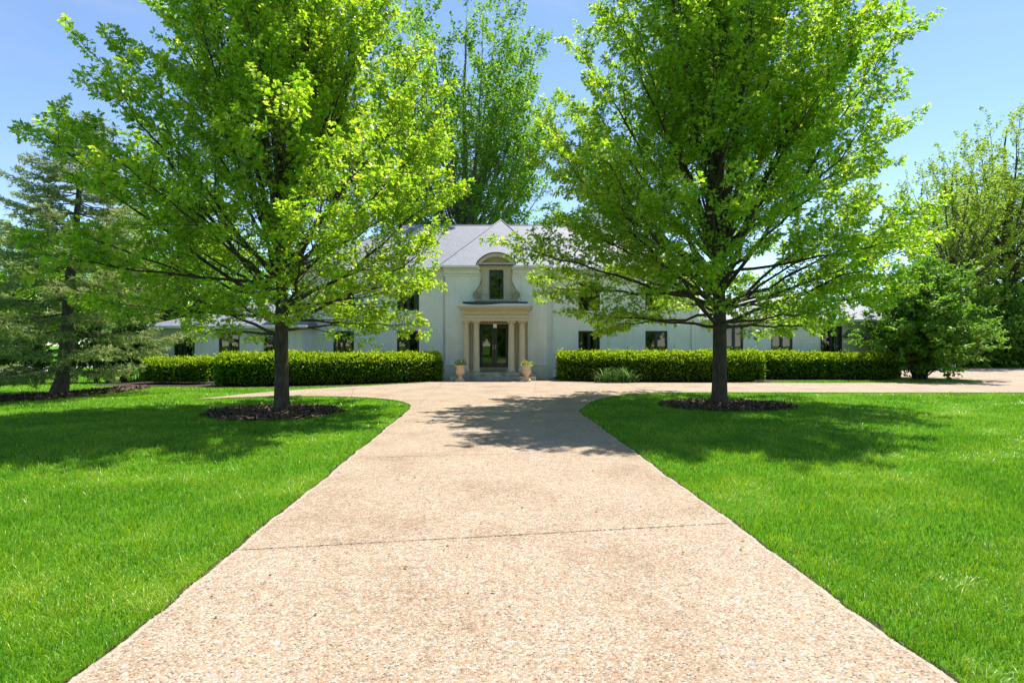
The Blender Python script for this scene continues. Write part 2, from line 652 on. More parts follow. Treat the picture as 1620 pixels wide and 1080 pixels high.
def ribbon(name, path, w0, w1, z, mat, parent=None, jitter=0.0, step=0.03, seed=0):
    """strip between offsets w0..w1 to the left of the path"""
    rng = np.random.default_rng(seed)
    P = [np.array(path[0], float)]
    for a, b in zip(path[:-1], path[1:]):
        a, b = np.array(a, float), np.array(b, float)
        L = np.linalg.norm(b - a)
        k = max(1, int(L / step))
        P += [a + (b - a) * (i / k) for i in range(1, k + 1)]
    P = np.array(P)
    T = unit(np.gradient(P, axis=0))
    Nn = np.stack([-T[:, 1], T[:, 0]], 1)
    j0 = rng.normal(0, jitter, len(P))
    j1 = rng.normal(0, jitter, len(P))
    A = P + Nn * (w0 + j0)[:, None]
    B = P + Nn * (w1 + j1)[:, None]
    n = len(P)
    V = np.concatenate([np.c_[A, np.full(n, z)], np.c_[B, np.full(n, z)]])
    i = np.arange(n - 1)
    return np_obj(name, V, [np.stack([i, i + 1, i + 1 + n, i + n], 1)], mat, parent)


gm = MB().quad((-900, -900, 0), (900, -900, 0), (900, 1500, 0), (-900, 1500, 0))
tag(gm.build("lawn", M['lawn']), kind="structure")
drive = flat_poly("driveway", drive_poly, 0.022, M['drive'], .05)
tag(drive, kind="structure")
for k, e_ in enumerate((edge_l, edge_r)):
    ribbon("edge_band", e_, -.002, -0.035, 0.0229, M['drive_edge'], drive, .006, .012, 1 + k)
for k, (a, b) in enumerate([((365, 875), (1158, 831)), ((588, 726), (985, 715)), ((700, 607), (663, 640)), ((848, 604), (845, 622)),
                            ((866, 623), (905, 648)), ((650, 648), (905, 642)), ((990, 606), (1022, 620)), ((560, 613), (556, 629)), ((1180, 606.5), (1230, 621.5))]):
    a, b = G(*a), G(*b)
    ribbon("expansion_joint", [a, b], -.004, .0045, .0275, M['joint'], drive, .0035, .012, 10 + k)
tag(ribbon("lawn_edge_soil", edge_l, .045, -0.006, 0.008, M['soil'], None, .012, .04, 3), kind="structure")
tag(ribbon("lawn_edge_soil", edge_r, .045, -0.006, 0.008, M['soil'], None, .012, .04, 4), kind="structure")
rd = flat_poly("road", [(-70, 36), (-27.5, 34), (-34, 50), (-80, 54)], .012, M['road'])
tag(rd, kind="structure")

MAPLE_L, MAPLE_R = G(446, 650), G(1138, 639)
SPRUCE = G(92, 625)
BUSH = G(1457, 600)


def blob(cx, cy, rx, ry, n=48, seed=0, amp=.05):
    rng = np.random.default_rng(seed)
    ph = rng.uniform(0, 6.28, 5)
    a = np.linspace(0, 2 * math.pi, n, endpoint=False)
    s = 1 + amp * (np.sin(2 * a + ph[0]) + .7 * np.sin(3 * a + ph[1]) + .4 * np.sin(7 * a + ph[2]))
    return [(cx + rx * c * k, cy + ry * d * k) for c, d, k in zip(np.cos(a), np.sin(a), s)]


ring_l = blob(MAPLE_L[0] - .05, MAPLE_L[1] - .35, 1.58, 1.45, seed=1)
ring_r = blob(MAPLE_R[0] + .0, MAPLE_R[1] - .42, 1.62, 1.45, seed=2)
bed_s = smooth_path([G(-60, 638), G(30, 636), G(120, 629), G(245, 614), G(225, 610.5), G(120, 620), G(60, 624), G(-60, 630)], 2)
soil_l = smooth_path([G(338, 613.5), G(440, 613), G(500, 611.8), G(580, 609.4), G(650, 605.8), G(700, 603.3)], 1) + [(-3.3, 27.5), (-17, 26.3), (-16.8, 22.6)]
soil_r = [(1.95, 27.6)] + smooth_path([G(880, 601.2), G(930, 604.8), G(1000, 606.2), G(1215, 606.0), G(1225, 602.5), G(1418, 601.5)], 1) + [(17.9, 28.2)]
for q in (soil_l, soil_r):
    tag(flat_poly("planting_bed", q, .012, M['soil']), kind="structure")
beds = [ring_l, ring_r, bed_s, soil_l, soil_r]
worn = [G(1290, 624), G(1345, 629), G(1400, 634), G(1480, 642), G(1560, 655), G(1640, 668)]


def mulch_bed(poly, label, seed):
    rng = np.random.default_rng(seed)
    root = tag(flat_poly("mulch_bed", poly, .018, M['soil']), label, "mulch bed", kind="stuff")
    P = np.array(poly)
    lo, hi = P.min(0), P.max(0)
    n = int(900 * (hi - lo).prod())
    x, y = rng.uniform(lo[0], hi[0], n), rng.uniform(lo[1], hi[1], n)
    k = inside(x, y, poly)
    x, y = x[k], y[k]
    n = len(x)
    d = dist_poly(x, y, poly)
    pos = np.c_[x, y, .02 + np.minimum(d, .5) * .06 * rng.uniform(.3, 1, n)]
    th = rng.uniform(0, 6.28, n)
    ax = np.c_[np.cos(th), np.sin(th), rng.normal(0, .35, n)]
    nr = np.c_[rng.normal(0, .5, n), rng.normal(0, .5, n), np.ones(n)]
    scatter_leaves("bark_chips", M['mulch'], root, pos, ax, nr, rng.uniform(.05, .15, n), rng.beta(1.5, 2, n),
                   [(.16, 0, 0), (.13, 1, .03), (-.13, 1, .03), (-.16, 0, 0), (0, .5, .16)], [(0, 1, 4), (1, 2, 4), (2, 3, 4), (3, 0, 4)])


mulch_bed(ring_l, "dark bark mulch ring around the trunk of the maple left of the drive", 1)
mulch_bed(ring_r, "dark bark mulch ring around the trunk of the maple right of the drive", 2)
mulch_bed(bed_s, "long brown bark mulch strip under the grey-green spruce", 3)


# ------------------------------------------------------------------ grass
def noise_field(x, y, seed, scale):
    rng = np.random.default_rng(seed)
    s = np.zeros(len(x))
    for i in range(7):
        f = scale * (1.0 + .8 * i)
        a = rng.uniform(0, 6.28)
        ph = rng.uniform(0, 6.28)
        s += np.sin((x * math.cos(a) + y * math.sin(a)) * f + ph + 1.3 * np.sin((x * math.sin(a) - y * math.cos(a)) * f * .7 + ph * 2)) / (1 + .5 * i)
    return s / 3.2


def grass():
    rng = np.random.default_rng(7)
    allV, allT, allF, base = [], [], [], 0
    bands = [(1.6, 3.2, 9500, .0028, 3), (3.2, 4.6, 7000, .0034, 3), (4.6, 7, 4200, .0042, 2), (7, 10, 2300, .006, 2), (10, 14, 1300, .009, 1), (14, 20, 700, .013, 1), (20, 27, 320, .02, 1), (27, 45, 70, .035, 1)]
    for d0, d1, dens, wid, seg in bands:
        hw = lambda d: .98 * d + 4.5
        W = hw(d1)
        n = int(dens * (d1 - d0) * 2 * W)
        y = rng.uniform(d0, d1, n)
        x = rng.uniform(-W, W, n)
        k = np.abs(x) < hw(y)
        if d0 >= 27: k &= x < -14
        x, y = x[k], y[k]
        k = ~inside(x, y, drive_poly)
        for b in beds: k &= ~inside(x, y, b)
        x, y = x[k], y[k]
        e = dist_poly(x, y, edge_l + edge_r, False) if d0 < 20 else np.full(len(x), 9.)
        wd = dist_poly(x, y, worn, False) if d0 > 9 else np.full(len(x), 9.)
        nf = noise_field(x, y, 3, .9)
        nf2 = noise_field(x, y, 5, 4.0)
        nf3 = noise_field(x, y, 6, 14.0)
        r_ = rng.uniform(0, 1, len(x))
        k = (e > .006) & ((wd > .22 + .16 * nf2) | (r_ < .45))
        k &= r_ < (.92 + .2 * nf3)
        x, y, e, nf, nf2, nf3 = x[k], y[k], e[k], nf[k], nf2[k], nf3[k]
        n = len(x)
        h = rng.gamma(7, .0052, n) * (1 + .30 * nf2 + .35 * nf3) + .008
        th = rng.uniform(0, 6.28, n)
        lean = np.abs(rng.normal(.45, .3, n)) * h
        bx, by = np.cos(th), np.sin(th)
        nf4 = noise_field(x, y, 8, 1.9)
        lay = np.clip(nf4 - .1, 0, 1)
        lean = lean * (1 + 1.5 * lay)
        h = h * (1 - .22 * lay)
        lx = bx * lean + .010 * nf3 + .03 * lay
        ly = by * lean + .008 * nf2
        w_ = wid * rng.uniform(.6, 1.3, n)
        sx, sy = -by * w_ / 2, bx * w_ / 2
        tw = rng.uniform(-1, 1, n)
        sx, sy = sx + bx * w_ * .4 * tw, sy + by * w_ * .4 * tw
        tint = np.clip(rng.normal(.44, .20, n) + .20 * nf + .16 * nf2 + .10 * nf3 + .22 * nf4, 0, .86)
        dry = rng.uniform(0, 1, n) < .015 + .05 * np.clip(nf2 - .5, 0, 1)
        tint[dry] = rng.uniform(.85, 1, dry.sum())
        z0 = np.zeros(n)
        if seg == 1:
            V = np.stack([np.c_[x - sx, y - sy, z0], np.c_[x + sx, y + sy, z0], np.c_[x + lx, y + ly, h]], 1)
            Fa = np.array([[0, 1, 2]])
        elif seg == 2:
            V = np.stack([np.c_[x - sx, y - sy, z0], np.c_[x + sx, y + sy, z0],
                          np.c_[x + lx * .35 + sx * .8, y + ly * .35 + sy * .8, h * .6], np.c_[x + lx * .35 - sx * .8, y + ly * .35 - sy * .8, h * .6],
                          np.c_[x + lx, y + ly, h]], 1)
            Fa = np.array([[0, 1, 2], [0, 2, 3], [3, 2, 4]])
        else:
            V = np.stack([np.c_[x - sx, y - sy, z0], np.c_[x + sx, y + sy, z0],
                          np.c_[x + lx * .3 + sx * .9, y + ly * .3 + sy * .9, h * .55], np.c_[x + lx * .3 - sx * .9, y + ly * .3 - sy * .9, h * .55],
                          np.c_[x + lx * .68 + sx * .6, y + ly * .68 + sy * .6, h * .88], np.c_[x + lx * .68 - sx * .6, y + ly * .68 - sy * .6, h * .88],
                          np.c_[x + lx * 1.15, y + ly * 1.15, h * .98]], 1)
            Fa = np.array([[0, 1, 2], [0, 2, 3], [3, 2, 4], [3, 4, 5], [5, 4, 6]])
        k_ = V.shape[1]
        allV.append(V.reshape(-1, 3))
        allF.append((Fa[None] + (np.arange(n) * k_)[:, None, None]).reshape(-1, 3) + base)
        allT.append(np.repeat(tint, k_))
        base += n * k_
    o = np_obj("grass", np.concatenate(allV), [np.concatenate(allF)], M['grass'], None, {"tint": np.concatenate(allT)})
    tag(o, "mown bright green lawn grass on both sides of the drive", "grass", kind="stuff")


grass()


def litter():
    rng = np.random.default_rng(21)
    n = 150
    D = 2.4 + 9 * rng.beta(1.1, 2, n)
    x = rng.uniform(-2.6, 2.6, n) - .04 * D
    pos = np.c_[x, D, rng.uniform(.026, .034, n)]
    th = rng.uniform(0, 6.28, n)
    m_ = 90
    xl, yl = rng.uniform(-9, 9, m_), rng.uniform(3, 12, m_)
    k = ~inside(xl, yl, drive_poly)
    pos = np.r_[pos, np.c_[xl[k], yl[k], rng.uniform(.035, .05, k.sum())]]
    n = len(pos)
    th = rng.uniform(0, 6.28, n)
    o = scatter_leaves("fallen_leaves", M['litter'], None, pos, np.c_[np.cos(th), np.sin(th), rng.normal(.1, .15, n)],
                       np.c_[rng.normal(0, .3, n), rng.normal(0, .3, n), np.ones(n)], rng.uniform(.012, .040, n), rng.uniform(0, 1, n), OVAL, OVAL_T)
    tag(o, "small fallen leaves and seeds strewn over the concrete drive and lawn", "fallen leaves", kind="stuff")


litter()

# ------------------------------------------------------------------ house
yC, yM, yL, yR = 27.2, 27.7, 26.4, 28.3
YB = 37.0
house = empty("house", (-.7, 27.5, 0))
tag(house, "long white painted brick house with grey hipped roof and tan columned portico", "house")
HO = Vector(house.location)
_orig_build = MB.build


def part(mb, name, mat, parent=house, bevel=0.0, smooth=False):
    o = mb.build(name, mat, parent, smooth, bevel)
    if parent is house:
        o.location = -HO
    return o


def wall_front(mb, x0, x1, z0, z1, y, opens, reveal=.14):
    xs = sorted({x0, x1, *[a for o in opens for a in (o[0], o[1])]})
    zs = sorted({z0, z1, *[a for o in opens for a in (o[2], o[3])]})
    for xa, xb in zip(xs[:-1], xs[1:]):
        for za, zb in zip(zs[:-1], zs[1:]):
            mx, mz = (xa + xb) / 2, (za + zb) / 2
            if any(o[0] < mx < o[1] and o[2] < mz < o[3] for o in opens): continue
            mb.quad((xa, y, za), (xb, y, za), (xb, y, zb), (xa, y, zb))
    for a, b, c, d in opens:
        r = y + reveal
        mb.quad((a, y, c), (a, y, d), (a, r, d), (a, r, c))
        mb.quad((b, y, d), (b, y, c), (b, r, c), (b, r, d))
        mb.quad((a, y, d), (b, y, d), (b, r, d), (a, r, d))
        mb.quad((b, y, c), (a, y, c), (a, r, c), (b, r, c))


def window(a, b, c, d, y, curtain=0, seed=0):
    """two-light casement in opening a..b, c..d of wall plane y"""
    f = MB()
    yf, yb_ = y + .05, y + .13
    t = .065
    f.box(a, a + t, yf, yb_, c, d).box(b - t, b, yf, yb_, c, d)
    f.box(a + t, b - t, yf, yb_, d - t, d).box(a + t, b - t, yf, yb_, c, c + t)
    mid = (a + b) / 2
    f.box(mid - .045, mid + .045, yf - .01, yb_, c + t, d - t)
    o = part(f, "window", M['frame'])
    for p, q in ((a + t, mid - .045), (mid + .045, b - t)):
        s = MB()
        s.box(p, p + .03, yf + .02, yb_ - .01, c + t, d - t).box(q - .03, q, yf + .02, yb_ - .01, c + t, d - t)
        s.box(p + .03, q - .03, yf + .02, yb_ - .01, d - t - .03, d - t).box(p + .03, q - .03, yf + .02, yb_ - .01, c + t, c + t + .03)
        s.build("sash", M['door_frame'], o)
    g = MB().quad((a + t + .03, yf + .045, c + t), (b - t - .03, yf + .045, c + t), (b - t - .03, yf + .045, d - t), (a + t + .03, yf + .045, d - t))
    g.build("pane", M['glass'], o)
    if curtain:
        cm = MB()
        rng = random.Random(seed)
        spans = [(a + .02, a + .02 + (b - a) * .24), (b - .02 - (b - a) * .24, b - .02)] if curtain == 1 else [(a + .02, b - .02)]
        for p, q in spans:
            k = max(6, int((q - p) / .035))
            xs = [p + (q - p) * i / k for i in range(k + 1)]
            ys = [y + .24 + .03 * math.sin(i * 1.9 + rng.random()) for i in range(k + 1)]
            for i in range(k):
                cm.quad((xs[i], ys[i], c - .05), (xs[i + 1], ys[i + 1], c - .05), (xs[i + 1], ys[i + 1], d + .02), (xs[i], ys[i], d + .02))
        cm.build("curtain", M['curtain'], o)
    # white sill
    MB().box(a - .06, b + .06, y - .05, y + .05, c - .07, c - .002).build("sill", M['white'], o)
    return o


def W_at(px0, px1, D):
    return (WX(px0, D), WX(px1, D))


z_e = 5.30
# main block
mx0, mx1 = WX(472, yM), WX(1105, yM)
cx0, cx1 = WX(705, yC), WX(865, yC)
low, up = (.75, 2.30), (3.28, 4.68)
main_w = [(527, 560), (628, 663), (915, 949), (1021, 1056)]
ops = []
for p in main_w:
    a, b = W_at(*p, yM)
    ops += [(a, b, *low), (a, b, *up)]
wm = MB()
wall_front(wm, mx0, cx0 + .01, 0, z_e, yM, [o for o in ops if o[1] < cx0])
wall_front(wm, cx1 - .01, mx1, 0, z_e, yM, [o for o in ops if o[0] > cx1])
wm.quad((mx0, YB, 0), (mx0, yM, 0), (mx0, yM, z_e), (mx0, YB, z_e)).quad((mx1, yM, 0), (mx1, YB, 0), (mx1, YB, z_e), (mx1, yM, z_e))
wm.quad((mx1, YB, 0), (mx0, YB, 0), (mx0, YB, z_e), (mx1, YB, z_e))
part(wm, "wall", M['brick'])
fl = MB()
fl.quad((mx0 + .01, yM + .4, 2.75), (mx1 - .01, yM + .4, 2.75), (mx1 - .01, YB - .02, 2.75), (mx0 + .01, YB - .02, 2.75))
fl.quad((mx0 + .01, yM + 3.5, .05), (mx1 - .01, yM + 3.5, .05), (mx1 - .01, yM + 3.5, 5.2), (mx0 + .01, yM + 3.5, 5.2))
part(fl, "inner_wall", M['room'])
for i, o in enumerate(ops):
    window(*o, yM, curtain=[1, 0, 0, 1, 1, 0, 0, 1][i % 8], seed=i)

# central block
dr = (WX(757, 27.3), WX(807, 27.3), .40, 2.60)
wi = (WX(774.5, 27.1), WX(796, 27.1), 3.78, 5.18)
wc = MB()
wall_front(wc, cx0, cx1, 0, z_e, yC, [dr, wi], .2)
wc.quad((cx0, yM, 0), (cx0, yC, 0), (cx0, yC, z_e), (cx0, yM, z_e)).quad((cx1, yC, 0), (cx1, yM, 0), (cx1, yM, z_e), (cx1, yC, z_e))
part(wc, "wall", M['brick'])
pl = MB()
pl.box(cx0 - .05, dr[0] - .45, yC - .05, yC - .003, 0, .62).box(cx0 - .08, dr[0] - .45, yC - .08, yC - .003, .618, .69).box(cx0 - .05, cx0 - .003, yC - .004, yM - .003, 0, .62)
part(pl, "plinth", M['base_stone'])
pl = MB()
pl.box(dr[1] + .45, cx1 + .05, yC - .05, yC - .003, 0, .62).box(dr[1] + .45, cx1 + .08, yC - .08, yC - .003, .618, .69).box(cx1 + .003, cx1 + .05, yC - .004, yM - .003, 0, .62)
part(pl, "plinth", M['base_stone'])

# cornice, gutter
for x0, x1, y in ((mx0, cx0 - .1, yM), (cx1 + .1, mx1, yM)):
    co = MB()
    co.box(x0, x1, y - .05, y - .002, z_e - .42, z_e - .30).box(x0, x1, y - .10, y - .002, z_e - .298, z_e - .12).box(x0 - .05, x1, y - .2, y - .002, z_e - .118, z_e + .02)
    part(co, "cornice", M['white'], bevel=.012)
dx0, dx1 = WX(757, 27.1), WX(813, 27.1)
for x0, x1 in ((cx0 - .06, dx0 + .06), (dx1 - .06, cx1 + .06)):
    co = MB()
    co.box(x0, x1, yC - .05, yC - .002, z_e - .40, z_e - .30).box(x0, x1, yC - .10, yC - .002, z_e - .298, z_e - .10).box(x0 - .04, x1 + .04, yC - .2, yC - .002, z_e - .098, z_e + .03)
    part(co, "cornice", M['white'], bevel=.012)

# roof
rz, ry = 8.40, 32.3
e0, e1 = mx0 - .35, mx1 + .35
yf, yb = yM - .33, YB + .35
ez = z_e + .03
run = ry - yf
rf = MB()
A, B_, C_, D_ = (e0, yf, ez), (e1, yf, ez), (e1, yb, ez), (e0, yb, ez)
r0, r1 = (e0 + run * .95, ry, rz), (e1 - run * .95, ry, rz)
rf.quad(A, B_, r1, r0).quad(C_, D_, r0, r1).tri(D_, A, r0).tri(B_, C_, r1)
q0, q1 = cx0 - .28, cx1 + .28
yq = yC - .33
ap = ((q0 + q1) / 2 + .12, ry, 8.72)
rf.tri((q0, yq, ez + .04), (q1, yq, ez + .04), ap)
rf.tri((q0, yb - 5, ez + .04), (q0, yq, ez + .04), ap).tri((q1, yq, ez + .04), (q1, yb - 5, ez + .04), ap)
# soffits
rf.quad((e0, yf, ez - .01), (e1, yf, ez - .01), (e1, yM + .02, ez - .01), (e0, yM + .02, ez - .01))
rf.quad((q0, yq, ez + .03), (q1, yq, ez + .03), (q1, yC + .02, ez + .03), (q0, yC + .02, ez + .03))
roof = part(rf, "roof", M['roof'])
hp = Tubes()
for a, b in (((q0, yq, ez + .05), ap), ((q1, yq, ez + .05), ap), (A, r0), (B_, r1), (r0, r1)):
    hp.add([a, b], [.04, .04], 6)
hpo = hp.build("hip_cap", M['roof'], roof)
for x0, x1, y0, y1, z0, z1 in ((e0, q0 - .02, yf - .10, yf - .002, ez - .10, ez + .015), (q1 + .02, e1, yf - .10, yf - .002, ez - .10, ez + .015),
                               (q0, dx0 + .03, yq - .08, yq - .002, ez - .06, ez + .05), (dx1 - .03, q1, yq - .08, yq - .002, ez - .06, ez + .05)):
    part(MB().box(x0, x1, y0, y1, z0, z1), "gutter", M['white'], bevel=.01)
ch = MB()
ch.box(4.4, 5.5, 33.0, 33.9, 6.5, 9.3).box(4.33, 5.57, 32.93, 33.97, 9.302, 9.45)
ch.build("chimney", M['brick'], roof)

# wings
def wing(x0, x1, y, ez_, depth, wins, wz, rise, sill_curt, hip=(1, 1)):
    o_ = [(WX(a, y), WX(b, y), *wz) for a, b in wins]
    m_ = MB()
    wall_front(m_, x0, x1, 0, ez_, y, o_)
    yb2 = y + depth
    m_.quad((x0, yb2, 0), (x0, y, 0), (x0, y, ez_), (x0, yb2, ez_)).quad((x1, y, 0), (x1, yb2, 0), (x1, yb2, ez_), (x1, y, ez_))
    m_.quad((x1, yb2, 0), (x0, yb2, 0), (x0, yb2, ez_), (x1, yb2, ez_))
    part(m_, "wall", M['brick'])
    part(MB().quad((x0 + .01, y + 3.2, .05), (x1 - .01, y + 3.2, .05), (x1 - .01, y + 3.2, ez_), (x0 + .01, y + 3.2, ez_)), "inner_wall", M['room'])
    for i, q in enumerate(o_):
        window(*q, y, curtain=sill_curt[i % len(sill_curt)], seed=50 + i)
    ov = .35
    a0, a1, b0, b1 = x0 - ov, x1 + ov, y - ov, yb2 + ov
    ym = (b0 + b1) / 2
    rn = (b1 - b0) / 2
    zt = ez_ + rise
    p0, p1 = (a0 + rn * hip[0], ym, zt), (a1 - rn * hip[1], ym, zt)
    r_ = MB()
    zz = ez_ + .05
    r_.quad((a0, b0, zz), (a1, b0, zz), p1, p0).quad((a1, b1, zz), (a0, b1, zz), p0, p1)
    r_.tri((a0, b1, zz), (a0, b0, zz), p0).tri((a1, b0, zz), (a1, b1, zz), p1)
    r_.quad((a0, b0, zz - .01), (a1, b0, zz - .01), (a1, b1, zz - .01), (a0, b1, zz - .01))
    part(r_, "roof", M['roof'])
    c_ = MB()
    c_.box(x0 - .03, x1 + .03, y - .06, y - .002, ez_ - .16, ez_ + .035).box(a0, a1, b0 - .09, b0 - .002, zz - .09, zz + .02)
    part(c_, "cornice", M['white'])


lw0, lw1 = WX(237, yL), WX(478, yL)
wing(lw0, lw1, yL, 2.42, 8, [(275, 308), (346, 379), (417, 449)], (.70, 2.17), 1.5, [1, 0, 1], hip=(1, .2))
rw0, rw1 = mx1 - .02, WX(1400, yR)
wing(rw0, rw1, yR, 2.80, 7, [(1147, 1176), (1220, 1254), (1298, 1333)], (.75, 2.55), 1.5, [2, 2, 1], hip=(.2, 1))
wing(rw1 - 1.2, WX(1512, 37), 37.0, 2.9, 6, [], (.7, 2.2), 1.6, [0], hip=(1, 1))
part(MB().box(mx1 - .35, mx1 + .02, yM - .08, yM - .003, 0, z_e - .43), "corner_pilaster", M['brick'])


# downspouts
def downspout(x, y, sgn):
    t = Tubes()
    t.add([(x, y - .08, z_e - .1), (x, y - .08, .18)], [.05, .05], 8)
    t.add([(x, y - .08, .22), (x + sgn * .02, y - .16, .12), (x + sgn * .25 * (1 if sgn < 0 else .1), y - .5, .07), (x + sgn * .6 * (1 if sgn < 0 else .05), y - .75, .06)], [.05, .055, .055, .055], 8)
    o = t.build("downspout", M['white'], house)
    o.location = -HO
    for z in (1.2, 3.1, 4.6):
        MB().box(x - .07, x + .07, y - .14, y - .003, z, z + .05).build("bracket", M['white'], o)


downspout(WX(701, yM) - .02, yM, -1)
downspout(WX(875.5, yM), yM, 1)

# portico
PC = -.768
yP = 26.0
por = MB()
zc0, zc1 = 2.70, 2.98                     # architrave
por.box(PC - 1.52, PC + 1.52, yP - .02, yC - .004, zc0, zc0 + .13)
por.box(PC - 1.55, PC + 1.55, yP - .05, yC - .004, zc0 + .132, zc1)
por.box(PC - 1.50, PC + 1.50, yP, yC - .004, zc1 + .002, 3.16)
por.box(PC - 1.56, PC + 1.56, yP - .07, yC - .004, 3.162, 3.23)
por.box(PC - 1.64, PC + 1.64, yP - .17, yC - .004, 3.232, 3.29)
por.box(PC - 1.72, PC + 1.72, yP - .25, yC - .004, 3.292, 3.37)
portico = part(por, "portico", M['stone'], bevel=.012)
cr = MB()
a, b = 1.74, 1.45
cr.add([(PC - a, yP - .27, 3.372), (PC + a, yP - .27, 3.372), (PC + a, yC - .004, 3.372), (PC - a, yC - .004, 3.372),
        (PC - b, yP + .12, 3.54), (PC + b, yP + .12, 3.54), (PC + b, yC - .004, 3.54), (PC - b, yC - .004, 3.54)],
       [(0, 1, 5, 4), (1, 2, 6, 5), (3, 0, 4, 7), (4, 5, 6, 7)])
cr.box(PC - b - .05, PC + b + .05, yP + .08, yC - .004, 3.542, 3.60)
cr.build("portico_roof", M['copper'], portico)


def column(x):
    c = MB()
    z0 = .36
    c.box(x - .19, x + .19, yP + .0, yP + .38, z0, z0 + .07)
    y = yP + .19
    prof = [(.185, z0 + .072), (.19, z0 + .10), (.185, z0 + .14), (.165, z0 + .15), (.16, z0 + .18)]
    H = zc0 - z0
    for i in range(9):
        t = i / 8
        prof.append((.152 - .022 * t ** 1.6, z0 + .2 + t * (H - .42)))
    prof += [(.145, z0 + H - .21), (.145, z0 + H - .19), (.132, z0 + H - .18), (.132, z0 + H - .14), (.165, z0 + H - .08)]
    c.lathe(x, y, prof, 24)
    c.box(x - .19, x + .19, yP + .0, yP + .38, z0 + H - .079, z0 + H - .003)
    return c.build("column", M['stone'], portico, smooth=False)


for px in (737, 753.5, 809, 826):
    o = column(WX(px, 26.15))
    for p in o.data.polygons:
        p.use_smooth = len(p.vertices) == 4 and abs(p.normal.z) < .9 and p.area < .05
for s in (-1, 1):
    xx = PC + s * 1.36
    MB().box(xx - .15, xx + .15, yC - .22, yC - .004, .36, zc0 - .002).build("pilaster", M['stone_dark'], portico)
    xx = PC + s * .92
    MB().box(xx - .13, xx + .13, yC - .12, yC - .004, .36, zc0 - .002).build("pilaster", M['stone_dark'], portico)
MB().box(dr[0] - .10, dr[1] + .10, yC - .04, yC - .004, dr[3] + .0, zc0 - .003).build("door_head", M['stone_dark'], portico)

# doors
yd = yC + .08
df = MB()
t = .07
a, b, c, d = dr
df.box(a, a + t, yd - .05, yd + .06, c + .16, d).box(b - t, b, yd - .05, yd + .06, c + .16, d).box(a + t, b - t, yd - .05, yd + .06, d - t, d)
doorf = part(df, "door_frame", M['door_frame'])
mid = (a + b) / 2
for s, (p, q) in enumerate(((a + t + .004, mid - .004), (mid + .004, b - t - .004))):
    dm = MB()
    st = .13
    z0, z1 = c + .165, d - t - .004
    dm.box(p, p + st, yd, yd + .05, z0, z1).box(q - st, q, yd, yd + .05, z0, z1)
    dm.box(p + st, q - st, yd, yd + .05, z1 - st, z1).box(p + st, q - st, yd, yd + .05, z0, z0 + .20)
    do = part(dm, "door", M['door_frame'], bevel=.006)
    MB().quad((p + st, yd + .025, z0 + .2), (q - st, yd + .025, z0 + .2), (q - st, yd + .025, z1 - st), (p + st, yd + .025, z1 - st)).build("pane", M['glass'], do)
    hx = q - .05 if s == 0 else p + .05
    h = MB()
    h.box(hx - .02, hx + .02, yd - .012, yd - .001, 1.40, 1.62).lathe(hx, yd - .05, [(.012, 1.46), (.028, 1.48), (.028, 1.53), (.012, 1.55)], 10)
    h.build("handle", M['brass'], do)
part(MB().box(a, b, yd - .16, yd + .06, c, c + .15), "threshold", M['stone_dark'])

# steps
sp = MB()
sx0, sx1 = WX(712, 25.4), WX(848, 25.4)
sp.box(PC - 1.85, PC + 1.85, 25.72, yC - .052, .022, .357)
sp.box(sx0, sx1, 25.30, 25.718, .022, .19)
part(sp, "steps", M['step'], bevel=.015)

# dormer window surround over the portico
yD = yC - .16
dm = MB()
wl, wr = wi[0], wi[1]
dc = (wl + wr) / 2
zb = 3.78
dm.box(dc - 1.06, dc + 1.06, yD - .06, yC - .004, 3.602, zb - .08).box(dc - 1.02, dc + 1.02, yD - .10, yC - .004, zb - .078, zb - .002)
for s in (-1, 1):
    x = dc + s * ((wr - wl) / 2 + .19)
    dm.box(x - .16, x + .16, yD, yC - .004, zb, 5.18)
    dm.box(x - .18, x + .18, yD - .03, yC - .004, zb + .001, zb + .10).box(x - .18, x + .18, yD - .03, yC - .004, 5.08, 5.179)
    dm.box(x - .09, x + .09, yD - .012, yD - .002, zb + .2, 5.0)
hw = .80
dm.box(dc - hw + .05, dc + hw - .05, yD - .02, yC + .9, 5.182, 5.34).box(dc - hw - .03, dc + hw + .03, yD - .10, yC + 1.0, 5.342, 5.42).box(dc - hw - .10, dc + hw + .10, yD - .16, yC + 1.1, 5.422, 5.50)
# segmental arch
n = 18
def arc(hw_, rise, z0):
    Rr = (hw_ ** 2 + rise ** 2) / (2 * rise)
    th = math.asin(hw_ / Rr)
    return [(dc + Rr * math.sin(-th + 2 * th * i / n), z0 + Rr * math.cos(-th + 2 * th * i / n) - (Rr - rise)) for i in range(n + 1)]
outer, inner = arc(hw + .10, .46, 5.502), arc(hw - .12, .29, 5.502)
dm.prism(outer[::-1] + inner, yD - .16, yC + .02)
dm.prism(outer[::-1], yC + .021, yC + 1.6)
dm.prism(inner[::-1], yD + .06, yC + .018)
dorm = part(dm, "dormer", M['stone'], bevel=.008)
capo = arc(hw + .15, .50, 5.50)
capi = arc(hw + .105, .463, 5.503)
MB().prism(capo[::-1] + capi, yD - .2, yC + 1.7).build("arch_roof", M['frame'], dorm)
